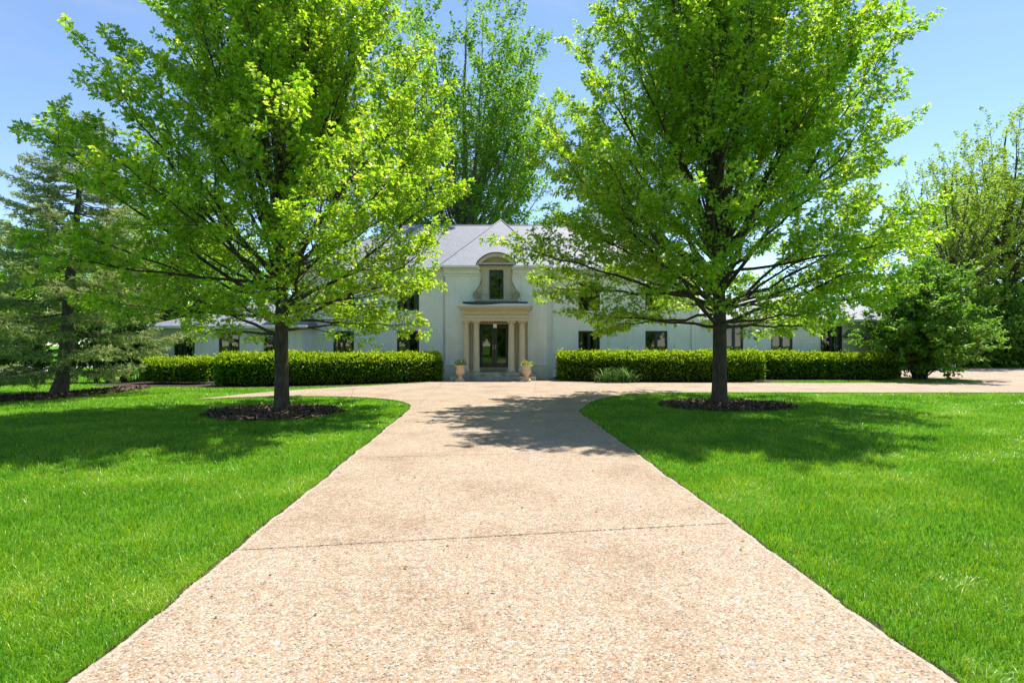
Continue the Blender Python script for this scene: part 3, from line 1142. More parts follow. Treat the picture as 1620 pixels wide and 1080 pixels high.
# scrolls
for s in (-1, 1):
    sc = MB()
    x_in = dc + s * ((wr - wl) / 2 + .352)
    top = 5.16
    pts = []
    for i in range(15):
        u = i / 14
        z = top - u * (top - zb - .42)
        pts.append((x_in + s * (.035 + .30 * u ** 2.6), z))
    ccx, ccz, cr_ = x_in + s * .235, zb + .225, .22
    for i in range(13):
        an = math.radians(62 - i * (62 + 140) / 12)
        pts.append((ccx + s * cr_ * math.cos(an), ccz + cr_ * math.sin(an)))
    pts.append((x_in, zb + .02))
    pts.append((x_in, top))
    if s > 0: pts = pts[::-1]
    sc.prism(pts, yD + .07, yC - .004)
    so_ = sc.build("scroll", M['stone'], dorm)
    sp_ = Tubes()
    sw = []
    for i in range(34):
        an = math.radians(70 - i * 22)
        rr = .20 * (1 - i / 40)
        sw.append((ccx + s * rr * math.cos(an), yD + .062, ccz + rr * math.sin(an)))
    line = [(x - s * .05, yD + .062, z) for x, z in (pts[::-1] if s > 0 else pts)[2:14]]
    sp_.add(line + sw[1:], [.018] * (len(line) + len(sw) - 1), 6)
    sp_.build("spiral_moulding", M['stone_dark'], so_)
# dormer casement
dwf = MB()
t = .08
a, b, c, d = wl, wr, zb, 5.18
dwf.box(a, a + t, yC - .05, yC + .06, c, d).box(b - t, b, yC - .05, yC + .06, c, d).box(a + t, b - t, yC - .05, yC + .06, d - t - .04, d).box(a + t, b - t, yC - .05, yC + .06, c, c + t)
dwo = part(dwf, "window", M['frame'])
MB().quad((a + t, yC - .005, c + t), (b - t, yC - .005, c + t), (b - t, yC - .005, d - t), (a + t, yC - .005, d - t)).build("pane", M['glass'], dwo)

# lantern under the portico
lt = empty("porch_lantern", (WX(783, 26.2), 26.25, 2.42))
tag(lt, "small square lantern hanging under the portico above the double doors", "lantern")
MB().box(-.02, .02, -.02, .02, .20, .278).box(-.10, .10, -.10, .10, .16, .201).build("lantern_cap", M['brass'], lt)
MB().box(-.085, .085, -.085, .085, -.03, -.01).build("base_plate", M['brass'], lt)
lb = MB()
lb.box(-.08, .08, -.08, .08, -.008, .158)
lb.build("lamp_shade", M['lamp_glass'], lt)


# ------------------------------------------------------------------ urns
def urn(px, label, seed, red):
    x, y = G(px, 604.5)
    y = 25.0
    x = WX(px, y)
    u = empty("planter_urn", (x, y, .022))
    tag(u, label, "urn", "stone urns either side of the entrance steps")
    b = MB()
    b.box(-.19, .19, -.19, .19, 0, .06)
    b.lathe(0, 0, [(.17, .061), (.175, .085), (.12, .12), (.08, .18), (.075, .22), (.11, .245), (.11, .26), (.155, .29), (.195, .36), (.205, .43), (.19, .50), (.18, .56), (.195, .62), (.235, .66), (.255, .675), (.255, .70), (.22, .70), (.19, .66)], 28)
    o = b.build("urn_body", M['terra'], u, smooth=True)
    md = o.modifiers.new("e", 'EDGE_SPLIT')
    md.split_angle = R(40)
    MB().lathe(0, 0, [(.20, .62), (.19, .675)], 20).build("soil", M['soil'], u)
    rng = np.random.default_rng(seed)
    n = 170
    r_, th = .24 * np.sqrt(rng.uniform(0, 1, n)), rng.uniform(0, 6.28, n)
    pos = np.c_[r_ * np.cos(th), r_ * np.sin(th), .68 + rng.uniform(0, .18, n)]
    ax = np.c_[np.cos(th), np.sin(th), rng.normal(.3, .6, n)]
    plant = scatter_leaves("plant", M['bush'], u, pos, ax, np.c_[rng.normal(0, .5, (n, 2)), np.ones(n)], rng.uniform(.05, .10, n), rng.uniform(.3, 1, n), OVAL, OVAL_T)
    n = 60
    r_, th = .27 * np.sqrt(rng.uniform(.3, 1, n)), rng.uniform(0, 6.28, n)
    pos = np.c_[r_ * np.cos(th), r_ * np.sin(th), .68 + rng.uniform(0, .07, n)]
    scatter_leaves("pale_flowers", M['white_flower'], u, pos, rng.normal(0, 1, (n, 3)), np.c_[rng.normal(0, .6, (n, 2)), np.ones(n)], rng.uniform(.04, .07, n), rng.uniform(0, 1, n), DIAM, DIAM_T)
    if red:
        n = 90
        cs = np.array([(-.10, -.05, .92), (-.06, .05, .88), (.05, -.1, .80)])
        c_ = cs[rng.integers(0, 3, n)]
        pos = c_ + rng.normal(0, .025, (n, 3))
        scatter_leaves("red_flowers", M['flower'], u, pos, rng.normal(0, 1, (n, 3)), rng.normal(0, 1, (n, 3)), rng.uniform(.035, .06, n), rng.uniform(0, 1, n), DIAM, DIAM_T)
        t = Tubes()
        for q in cs: t.add([(q[0] * .4, q[1] * .4, .68), tuple(q)], [.006, .005], 4)
        t.build("stem", M['shrub'], plant)
    else:
        n = 26
        th = rng.uniform(0, 6.28, n)
        pos = np.c_[rng.normal(0, .02, (n, 2)), np.full(n, .70)]
        ax = np.c_[.5 * np.cos(th), .5 * np.sin(th), rng.uniform(.4, 1.3, n)]
        scatter_leaves("spiky_leaves", M['iris'], u, pos, ax, rng.normal(0, 1, (n, 3)), rng.uniform(.25, .5, n), rng.uniform(0, .7, n), [(.03, 0, 0), (.025, .5, .0), (0, 1, -.08), (-.025, .5, 0), (-.03, 0, 0)], [(0, 1, 3), (0, 3, 4), (1, 2, 3)])


urn(728, "pale terracotta urn left of the steps with tall spiky leaves", 1, False)
urn(833, "pale terracotta urn right of the steps with a red flower", 2, True)


# ------------------------------------------------------------------ hedges
def hedge(path, half, h, label, seed, dens=900, gap_bottom=.06, group="clipped hedges along the front of the house"):
    rng = np.random.default_rng(seed)
    P = np.array(smooth_path(path, 2), float)
    seg = np.r_[0, np.cumsum(np.linalg.norm(np.diff(P, axis=0), axis=1))]
    L = seg[-1]

    def centre(u):
        s = u * L
        return np.c_[np.interp(s, seg, P[:, 0]), np.interp(s, seg, P[:, 1])]

    def surf(u, v, scale=1.0):
        c = centre(u)
        c2 = centre(np.clip(u + .01, 0, 1))
        c1 = centre(np.clip(u - .01, 0, 1))
        T = unit(c2 - c1)
        Nn = np.c_[-T[:, 1], T[:, 0]]
        dend = np.minimum(u, 1 - u) * L
        q = np.clip(1 - dend / (half * .8), 0, 1)
        cap = (1 - q ** 3.2) ** (1 / 3.2)
        th = v * math.pi
        e = .58
        cxs = np.sign(np.cos(th)) * np.abs(np.cos(th)) ** e
        czs = np.abs(np.sin(th)) ** e
        nx = noise_field(c[:, 0] * 1 + 3 * v, c[:, 1] + 7 * v, seed + 1, 1.3)
        ny = noise_field(c[:, 0] + 5 * v, c[:, 1] * 1 + 2 * v, seed + 2, 5.0)
        k = scale * (1 + .06 * nx + .05 * ny)
        off = half * cxs * k * cap * (.90 + .10 * czs)
        z = gap_bottom + (h - gap_bottom) * czs * (1 + .05 * nx + .03 * ny) * (.8 + .2 * cap) * (scale if scale == 1 else .96)
        pos = np.c_[c + Nn * off[:, None], z]
        nrm = np.c_[Nn * (np.sign(cxs) * np.abs(np.cos(th)) ** (2 - e) * 1)[:, None], np.abs(np.sin(th)) ** 1.6]
        # ends face outwards
        tt = np.where(u < .5, -1, 1)[:, None] * T * (q ** 2)[:, None]
        nrm[:, :2] += tt
        return pos, unit(nrm)

    root = empty("hedge", (*centre(np.array([.5]))[0], 0))
    tag(root, label, "hedge", group)
    off = np.array(root.location)
    # inner mass of twigs
    nu, nv = max(12, int(L / .25)), 15
    uu, vv = np.meshgrid(np.linspace(.012, .988, nu), np.linspace(0, 1, nv), indexing='ij')
    pc, _ = surf(uu.ravel(), vv.ravel(), .86)
    i, j = np.meshgrid(np.arange(nu - 1), np.arange(nv - 1), indexing='ij')
    q = np.stack([i * nv + j, (i + 1) * nv + j, (i + 1) * nv + j + 1, i * nv + j + 1], -1).reshape(-1, 4)
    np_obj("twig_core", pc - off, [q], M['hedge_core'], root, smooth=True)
    n = int(dens * L * (2 * h + 2 * half))
    u = rng.uniform(0, 1, n)
    ne = int(n * 3.0 * half / L)
    u = np.r_[u, rng.uniform(0, .6 * half / L, ne // 2), 1 - rng.uniform(0, .6 * half / L, ne // 2)]
    n = len(u)
    # v distributed by arc length of the section
    vt = np.linspace(0, 1, 400)
    cc, ss = np.cos(vt * math.pi), np.sin(vt * math.pi)
    xx = half * np.sign(cc) * np.abs(cc) ** .58
    zz = h * np.abs(ss) ** .58
    s = np.r_[0, np.cumsum(np.hypot(np.diff(xx), np.diff(zz)))]
    v = np.interp(rng.uniform(0, s[-1], n), s, vt)
    pos, nrm = surf(u, v)
    depth = np.abs(rng.normal(0, .075, n))
    out = rng.uniform(0, 1, n) < .13
    depth[out] = -rng.gamma(1.3, .028, out.sum())
    pos = pos - nrm * depth[:, None]
    low_ = pos[:, 2] < .30
    keep = ~(low_ & (rng.uniform(0, 1, n) < .45 * (1 - pos[:, 2] / .30)))
    pos, nrm, depth = pos[keep], nrm[keep], depth[keep]
    n = len(pos)
    ax = nrm + rng.normal(0, .55, (n, 3)) + np.array([0, 0, .25])
    clump = noise_field(pos[:, 0] * 1 + pos[:, 2] * 2, pos[:, 1] + pos[:, 2] * 3, seed + 5, 6.0)
    tint = rng.normal(.30, .22, n) + .18 * clump + .60 * (nrm[:, 2] > .42) * (rng.uniform(0, 1, n) < .8) + .12 * (depth < .0)  # yellower tops: new growth, with the sunlit look also painted into the tint
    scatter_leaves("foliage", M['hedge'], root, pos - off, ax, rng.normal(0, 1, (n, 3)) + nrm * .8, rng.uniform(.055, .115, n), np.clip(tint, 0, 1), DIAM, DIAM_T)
    t = Tubes()
    for k in range(int(L * 3)):
        u_ = np.array([rng.uniform(.03, .97)])
        p_, _ = surf(u_, np.array([rng.choice([rng.uniform(.02, .2), rng.uniform(.8, .98)])]), .8)
        c_ = centre(u_)[0] + rng.normal(0, .12, 2)
        a = np.array([c_[0], c_[1], 0])
        b_ = np.array([p_[0, 0], p_[0, 1], .55])
        t.add(np.array([a, a * .6 + b_ * .4 + [0, 0, .05], b_]) - off, [.02, .015, .01], 4)
    t.build("stem", M['bark'], root)
    return root


HB = "clipped hedges along the front of the house"
hedge([G(347, 610.0), G(430, 609.6), G(500, 608.2), G(580, 606), G(650, 603.2), (WX(692, 26.0), 26.0)], .72, 1.24, "long clipped hedge left of the entrance, ending beside the downspout", 11)
hedge([G(238, 606), G(285, 607), G(335, 607)], .62, 1.04, "short lower clipped hedge in front of the left wing, bare at its foot", 12, 800, .10)
hedge([(WX(884, 25.9), 25.9), G(935, 602.6), G(1010, 603.4), G(1110, 603.4), G(1200, 602.2)], .68, 1.30, "long clipped hedge right of the entrance behind the strap-leaved plants", 13)
hedge([(WX(1205, 27.0), 27.0), (WX(1300, 27.0), 27.0)], .55, 1.24, "middle clipped hedge right of the long one, below the right wing windows", 14)
hedge([(WX(1302, 26.95), 26.95), (WX(1417, 26.9), 26.9)], .55, 1.19, "darker clipped hedge at the right end, beside the spreading bush", 15)


def strap_clump():
    rng = np.random.default_rng(31)
    xs = WX(975, 24.1)
    root = empty("strap_leaf_plant", (xs, 24.15, .0))
    tag(root, "clump of arching pale green strap leaves at the foot of the right hedge", "plant")
    V, Fa, T = [], [], []
    n = 230
    for i in range(n):
        tuft = rng.integers(0, 7)
        bx = (-.8, -.52, -.3, .02, .25, .5, .82)[tuft] + rng.normal(0, .07)
        by = (.05, -.1, .08, -.06, .1, -.05, .06)[tuft] + rng.normal(0, .05)
        th = rng.uniform(0, 6.28)
        L = rng.uniform(.4, 1.0) * (.75, 1.0, 1.1, .85, 1.1, .95, .65)[tuft]
        rad = L * rng.uniform(.15, .95)
        w_ = rng.uniform(.013, .024)
        d = np.array([math.cos(th), math.sin(th) * .7 - .2, 0])
        s = np.array([-d[1], d[0], 0])
        base = len(V)
        for k in range(7):
            u = k / 6
            p = np.array([bx, by, 0]) + d * rad * u ** 1.5 + np.array([0, 0, L * (1.25 * u - .62 * u ** 2.6)])
            ww = w_ * (1 - u ** 2.5) + .001
            V += [p - s * ww, p + s * ww]
        for k in range(6):
            b = base + 2 * k
            Fa.append((b, b + 1, b + 3, b + 2))
        T += [rng.uniform(0, 1)] * 14
    np_obj("foliage", np.array(V), [np.array(Fa)], M['iris'], root, {"tint": T})


strap_clump()


# ------------------------------------------------------------------ trees
def rot_about(v, ax, a):
    ax = ax / (np.linalg.norm(ax) + 1e-9)
    return v * math.cos(a) + np.cross(ax, v) * math.sin(a) + ax * (ax @ v) * (1 - math.cos(a))


class Leaves:
    def __init__(s):
        s.p, s.a, s.t = [], [], []

    def put(s, p, a, t):
        s.p.append(p); s.a.append(a); s.t.append(t)


def tree(name, loc, seed, H, env, z_low, leaf, *, r0=.2, n_prim=60, ang=(8, 66), sec_step=.28, sec_len=.36, twig_step=.16, twig_len=(.2, .42), node=.075,
         leaf_size=(.08, .13), inner=.35, bark='bark', tmpl=MAPLE, tris=MAPLE_T, lean=(0, 0), clear=1.9, z_bias=1.0, droop=.3, twig_tubes=True, leaders=1, tint_mu=.5, tint_sd=.17, up=.35, flat=0.0, skip_leaf=0.0, sag=.45, prim_r=(.018, .0095), fan=0.0, nrm_sd=.45, hollow=0.0):
    """env(z, phi) -> crown radius;  returns root"""
    rng = np.random.default_rng(seed)
    rnd = random.Random(seed)
    root = empty(name, (loc[0], loc[1], 0))
    tb = Tubes()
    lv = Leaves()
    Z = np.array([0, 0, 1.0])
    # leader(s)
    def lead_pts(top, wob, base=0.0, bx=0., by=0., ph=0.0):
        m_ = 16
        zs = base + (top - base) * np.linspace(0, 1, m_) ** 1.05
        t = (zs - base) / (top - base)
        x = bx * t + wob * np.sin(zs * .8 + ph) * t * .6 + lean[0] * zs / H
        y = by * t + wob * np.cos(zs * .9 + ph) * t * .6 + lean[1] * zs / H
        return np.c_[x, y, zs]
    L0 = lead_pts(H * .93, .18, 0, ph=rnd.random() * 6)
    rr = r0 * (1 - L0[:, 2] / H) ** .85 + .004
    rr[0] *= 1.45
    P = np.concatenate([[L0[0]], [L0[0] + (L0[1] - L0[0]) * .12], [L0[0] + (L0[1] - L0[0]) * .35], L0[1:]])
    Rr = np.concatenate([[r0 * 1.85], [r0 * 1.32], [r0 * 1.08], rr[1:]])
    tb.add(P, Rr, 14)
    for q in range(1, leaders):
        b = L0[5]
        th = rnd.random() * 6.28
        hh = H * rnd.uniform(.85, .98)
        ex = np.array([math.cos(th), math.sin(th), 0]) * H * .12
        pts = np.array([b + (np.array([ex[0], ex[1], hh]) - [b[0], b[1], b[2]] * np.array([0, 0, 1])) * u + np.array([0, 0, 0]) for u in np.linspace(0, 1, 10)])
        tb.add(pts, np.linspace(r0 * .45, .012, 10), 8)

    def leader_at(z):
        return np.array([np.interp(z, L0[:, 2], L0[:, 0]), np.interp(z, L0[:, 2], L0[:, 1]), z])

    def leaves_on(pts, t0, ns, tipw):
        """opposite leaf pairs along a short shoot"""
        pts = np.asarray(pts)
        L = np.linalg.norm(pts[-1] - pts[0])
        k = max(1, int(L * (1 - t0) / ns))
        d = (pts[-1] - pts[0]) / (L + 1e-9)
        s0 = np.cross(d, Z)
        s0 /= np.linalg.norm(s0) + 1e-6
        s1 = np.cross(s0, d)
        for i in range(k):
            if skip_leaf and rnd.random() < skip_leaf: continue
            u = t0 + (1 - t0) * ((i + rnd.random() * .7) / k) ** .65
            f = u * (len(pts) - 1)
            a = int(min(f, len(pts) - 2))
            p = pts[a] + (pts[a + 1] - pts[a]) * (f - a)
            an = rnd.random() * 3.14
            sd = s0 * math.cos(an) + s1 * math.sin(an)
            for sg in (-1, 1):
                ax = d * .55 + sd * sg * .8 + np.array([rnd.gauss(0, .25), rnd.gauss(0, .25), rnd.gauss(-droop, .25)])
                lv.put(p + ax * .04, ax, tipw * u)
        for q in range(3):
            lv.put(pts[-1], d + np.array([rnd.gauss(0, .7), rnd.gauss(0, .7), rnd.gauss(-droop, .3)]), tipw * 1.15)

    for i in range(n_prim):
        u = ((i + rnd.random()) / n_prim) ** z_bias
        zt = z_low + (H * .985 - z_low) * u
        ph = i * 2.39996 + rnd.gauss(0, .25)
        Rm = env(zt, ph) * rnd.uniform(.82, 1.06)
        a = R(ang[0] + (ang[1] - ang[0]) * u ** .75 + rnd.gauss(0, 4))
        z0 = clear + rnd.random() * .75 + (fan * H - clear) * u ** 1.15 + rnd.gauss(0, .45) * min(1, 4 * u) if fan else max(clear + rnd.random() * .35 * (1 + 4 * u), zt - Rm * math.tan(a))
        z0 = max(z0, clear)
        z0 = min(z0, zt + (.3 if fan else -.02), H * .92)
        S = leader_at(z0)
        ax_c = leader_at(zt)
        T_ = np.array([ax_c[0] + Rm * math.cos(ph), ax_c[1] + Rm * math.sin(ph), zt])
        rise = zt - z0
        C = S + (T_ - S) * .5
        C[2] = S[2] + rise * sag * .75 - .02 * Rm
        C[0] += rnd.gauss(0, .06) * Rm
        C[1] += rnd.gauss(0, .06) * Rm
        m_ = 12
        ts = np.linspace(0, 1, m_)[:, None]
        pts = (1 - ts) ** 2 * S + 2 * ts * (1 - ts) * C + ts ** 2 * T_
        L = np.linalg.norm(np.diff(pts, axis=0), axis=1).sum()
        pts[1:-1] += rng.normal(0, .012 * L ** .5, (m_ - 2, 3))
        pr = (prim_r[0] + prim_r[1] * L)
        pr = min(pr, r0 * .55 * (1 - z0 / H) + .012)
        tb.add(pts, np.linspace(pr, .006, m_), 6)
        leaves_on(pts[-3:], .2, node, 1.0)
        ns_ = max(3, int(L / sec_step))
        for j in range(ns_):
            t = .16 + .84 * (j + rnd.random()) / ns_
            if t < inner and rnd.random() < .80: continue
            t = min(t, .985)
            f = t * (m_ - 1)
            k = int(min(f, m_ - 2))
            p = pts[k] + (pts[k + 1] - pts[k]) * (f - k)
            d = pts[k + 1] - pts[k]
            d = d / np.linalg.norm(d)
            axr = np.cross(d, Z) + np.array([rnd.gauss(0, .3) for _ in range(3)])
            base = rot_about(d, np.cross(np.cross(d, Z), d) + np.array([rnd.gauss(0, .35), rnd.gauss(0, .35), rnd.gauss(0, .1)]), (1 if j % 2 else -1) * R(rnd.uniform(28, 62)))
            base = base + Z * (up * rnd.uniform(-.25, 1.15) * (1 - flat))
            if flat: base[2] *= (1 - flat * .8)
            base /= np.linalg.norm(base)
            sl_ = L * sec_len * (.30 + .85 * (1 - t)) * rnd.uniform(.55, 1.1)
            sl_ = min(max(sl_, sec_step * 1.3), sec_step * 8)
            bend = Z * .12 * sl_ * rnd.uniform(-.6, 1.0)
            sp_ = np.array([p + base * sl_ * q + bend * q * q for q in (0, .33, .66, 1)])
            tb.add(sp_, [max(.004, min(pr * .5, .004 + .006 * sl_)), .0055, .004, .0025], 4)
            leaves_on(sp_, .35, node, .8)
            nt_ = max(1, int(sl_ / twig_step))
            for q in range(nt_):
                tq = .15 + .83 * (q + rnd.random()) / nt_
                if tq * t < inner * .5 and rnd.random() < .5: continue
                pq = sp_[0] + (sp_[3] - sp_[0]) * tq + bend * (tq * tq - tq)
                dq = rot_about(base, np.array([rnd.gauss(0, .45), rnd.gauss(0, .45), 1.0]), (1 if q % 2 else -1) * R(rnd.uniform(30, 65)))
                dq = dq + Z * rnd.uniform(-.15, .35) * (1 - flat)
                dq /= np.linalg.norm(dq)
                tl = rnd.uniform(*twig_len) * (1.1 - .4 * tq)
                tp = np.array([pq, pq + dq * tl * .5, pq + dq * tl + Z * -.03 * tl])
                if twig_tubes: tb.add(tp[[0, 2]], [.004, .002], 3)
                leaves_on(tp, .2, node, .7)
    tb.build("trunk", M[bark], root)
    pos = np.array(lv.p)
    ax = np.array(lv.a)
    if hollow:
        q = np.hypot(pos[:, 0], pos[:, 1]) / np.array([env(z, math.atan2(y, x)) for x, y, z in pos])
        k = rng.uniform(0, 1, len(pos)) > hollow * np.clip((.80 - q) / .35, 0, 1)
        pos, ax, lv.t = pos[k], ax[k], np.array(lv.t)[k]
    n = len(pos)
    nr = rng.normal(0, nrm_sd, (n, 3)) + np.array([0, 0, 1.0])
    big = noise_field(pos[:, 0] + pos[:, 2] * .7, pos[:, 1] - pos[:, 2] * .6, seed + 3, 1.2)
    tint = rng.normal(tint_mu, tint_sd, n) + .10 * big + .10 * (np.array(lv.t) - .7)
    rare = rng.uniform(0, 1, n) < .012
    tint = np.clip(tint, 0, .9)
    tint[rare] = rng.uniform(.85, 1, rare.sum())
    scatter_leaves("crown", M[leaf], root, pos, ax, nr, rng.uniform(*leaf_size, n), tint, tmpl, tris)
    return root


def env_from(prof_l, prof_r, depth=None):
    """radius by height on the picture's left and right, blended round the trunk"""
    zl, rl = zip(*prof_l)
    zr, r_r = zip(*prof_r)
    def f(z, ph):
        a, b = np.interp(z, zl, rl), np.interp(z, zr, r_r)
        c = math.cos(ph)
        side = a + (b - a) * (c + 1) / 2
        return side
    return f


MK = dict(sec_step=.22, sec_len=.46, twig_step=.125, node=.058, leaf_size=(.060, .108), inner=.35, prim_r=(.012, .0075), fan=.31, sag=.62, z_bias=1.0, hollow=.45, tint_sd=.23, nrm_sd=.6)
tl = tree("maple_tree", MAPLE_L, 5, 13.2, env_from([(1.9, 4.2), (2.8, 4.9), (4.4, 5.0), (6.2, 4.1), (7.6, 3.6), (9, 3.1), (10.4, 2.6), (12, 1.6), (13.2, .3)],
                                                   [(1.9, 3.9), (2.6, 4.45), (4.0, 4.55), (6.0, 4.25), (7.8, 3.9), (9.5, 3.0), (11, 2.2), (12.2, 1.4), (13.2, .3)]),
          1.95, 'maple', r0=.168, n_prim=66, clear=1.85, leaders=2, tint_mu=.5, **MK)
tag(tl, "broad leafy maple on the lawn left of the drive, standing in a mulch ring", "tree", "maples flanking the drive")
tr = tree("maple_tree", MAPLE_R, 8, 14.2, env_from([(1.9, 4.2), (2.9, 5.4), (4.6, 5.6), (6.5, 5.0), (8.5, 4.5), (10.5, 3.5), (12.4, 1.7), (14.2, .3)],
                                                   [(1.9, 4.2), (3.0, 5.3), (5.0, 5.2), (7.5, 4.7), (9.3, 4.2), (10.4, 3.1), (12.4, 1.5), (14.2, .3)]),
          2.0, 'maple', r0=.195, n_prim=76, clear=1.95, leaders=1, tint_mu=.46, **MK)
tag(tr, "broad leafy maple on the lawn right of the drive, standing in a mulch ring", "tree", "maples flanking the drive")

# big tree behind the roof
big = tree("linden_tree", (WX(735, 44), 44), 21, 27.5, env_from([(5, 6), (10, 8), (16, 8.8), (21, 8.0), (24.5, 6.6), (26.6, 4.2), (27.8, 1.5)], [(5, 6), (10, 7.5), (16, 7.8), (20, 7.8), (24.5, 6.2), (26.6, 4.0), (27.8, 1.5)]),
           6, 'linden', r0=.42, n_prim=95, ang=(15, 62), sec_step=.62, sec_len=.36, twig_step=.30, twig_len=(.5, 1.0), node=.12, leaf_size=(.16, .29), bark='pale_bark',
           tmpl=OVAL, tris=OVAL_T, clear=4, twig_tubes=False, fan=.42, inner=.42, tint_sd=.22, hollow=.5, skip_leaf=.15, prim_r=(.03, .012), leaders=1, sag=.35)
tag(big, "tall blue-green tree with pale limbs rising behind the house roof", "tree")


# spruce
def spruce(loc, label):
    rng = np.random.default_rng(41)
    rnd = random.Random(41)
    root = empty("spruce_tree", (loc[0], loc[1], 0))
    tag(root, label, "tree")
    H = 9.0
    zs = np.linspace(0, H, 18)
    X = .85 * (zs / H) ** .8 + .05 * np.sin(zs)
    Y = .05 * np.cos(zs * 1.2)
    tb = Tubes()
    rr = .20 * (1 - zs / H) ** .9 + .012
    tb.add(np.r_[[[0, 0, 0]], np.c_[X, Y, zs][1:]], np.r_[[.27], rr[1:]], 12)
    P, A, T = [], [], []
    z = .95
    k = 0
    while z < H - .06:
        t = (z - .9) / (H - .9)
        nb = 5 if z < 7 else 4
        for b in range(nb):
            ph = b * 2 * math.pi / nb + k * .7 + rnd.gauss(0, .2)
            L = (4.3 * (1 - t) ** .85 + .25) * rnd.uniform(.7, 1.1)
            if z < 1.6: L *= .75
            m_ = 9
            u = np.linspace(0, 1, m_)
            s = np.array([np.interp(z, zs, X), np.interp(z, zs, Y), z])
            dz = (-.10 + .28 * t) * L * u + .10 * L * u ** 2.5 - .06 * L * np.sin(u * 3.1)
            pts = s + np.c_[np.cos(ph) * L * u, np.sin(ph) * L * u, dz]
            pts[1:] += rng.normal(0, .02, (m_ - 1, 3))
            tb.add(pts, np.linspace(.012 + .006 * L, .004, m_), 5)
            ns = max(3, int(L / .105))
            for j in range(ns):
                tq = .12 + .88 * (j + rnd.random()) / ns
                if tq < .28 and rnd.random() < .6: continue
                f = min(tq, .98) * (m_ - 1)
                i = int(min(f, m_ - 2))
                p = pts[i] + (pts[i + 1] - pts[i]) * (f - i)
                side = 1 if j % 2 else -1
                a = ph + side * R(rnd.uniform(35, 62))
                sl_ = (.20 + .34 * L * (1 - tq) * rnd.uniform(.6, 1.1)) * rnd.uniform(.7, 1.1)
                d = np.array([math.cos(a), math.sin(a), rnd.gauss(-.16, .16)])
                q = np.array([p, p + d * sl_ * .5, p + d * sl_ + np.array([0, 0, -.05 * sl_])])
                tb.add(q[[0, 2]], [.006, .002], 3)
                shoots = [(q[0], d, sl_)]
                for w_ in range(int(sl_ / .10)):
                    tt = .2 + .8 * rnd.random()
                    a2 = a + (1 if w_ % 2 else -1) * R(rnd.uniform(30, 55))
                    shoots.append((p + d * sl_ * tt, np.array([math.cos(a2), math.sin(a2), rnd.gauss(-.15, .2)]), rnd.uniform(.10, .28)))
                for sp0, sd, sL in shoots:
                    nn = max(4, int(sL / .019))
                    uu = np.array([rnd.random() for _ in range(nn)])
                    if sL > .4: uu = .35 + .65 * uu
                    pp = sp0 + sd * (uu * sL)[:, None]
                    dirs = rng.normal(0, .75, (nn, 3)) + sd * .8 + np.array([0, 0, .25])
                    P.append(pp); A.append(dirs)
                    T.append(np.clip(rng.normal(.45 + .22 * tq, .2, nn), 0, 1))
        z += (.44 + .14 * rnd.random()) * (1 - .55 * t) * (1.15 if z < 4 else .95)
        k += 1
    tb.build("trunk", M['spruce_bark'], root)
    P, A, T = np.concatenate(P), np.concatenate(A), np.concatenate(T)
    n = len(P)
    scatter_leaves("crown", M['spruce'], root, P, A, rng.normal(0, 1, (n, 3)), rng.uniform(.08, .15, n), T, [(.12, 0, 0), (.09, .7, .0), (0, 1, 0), (-.10, 0, 0)], [(0, 1, 3), (1, 2, 3)])
    return root


spruce(SPRUCE, "thin grey-green spruce with layered drooping boughs at the far left")


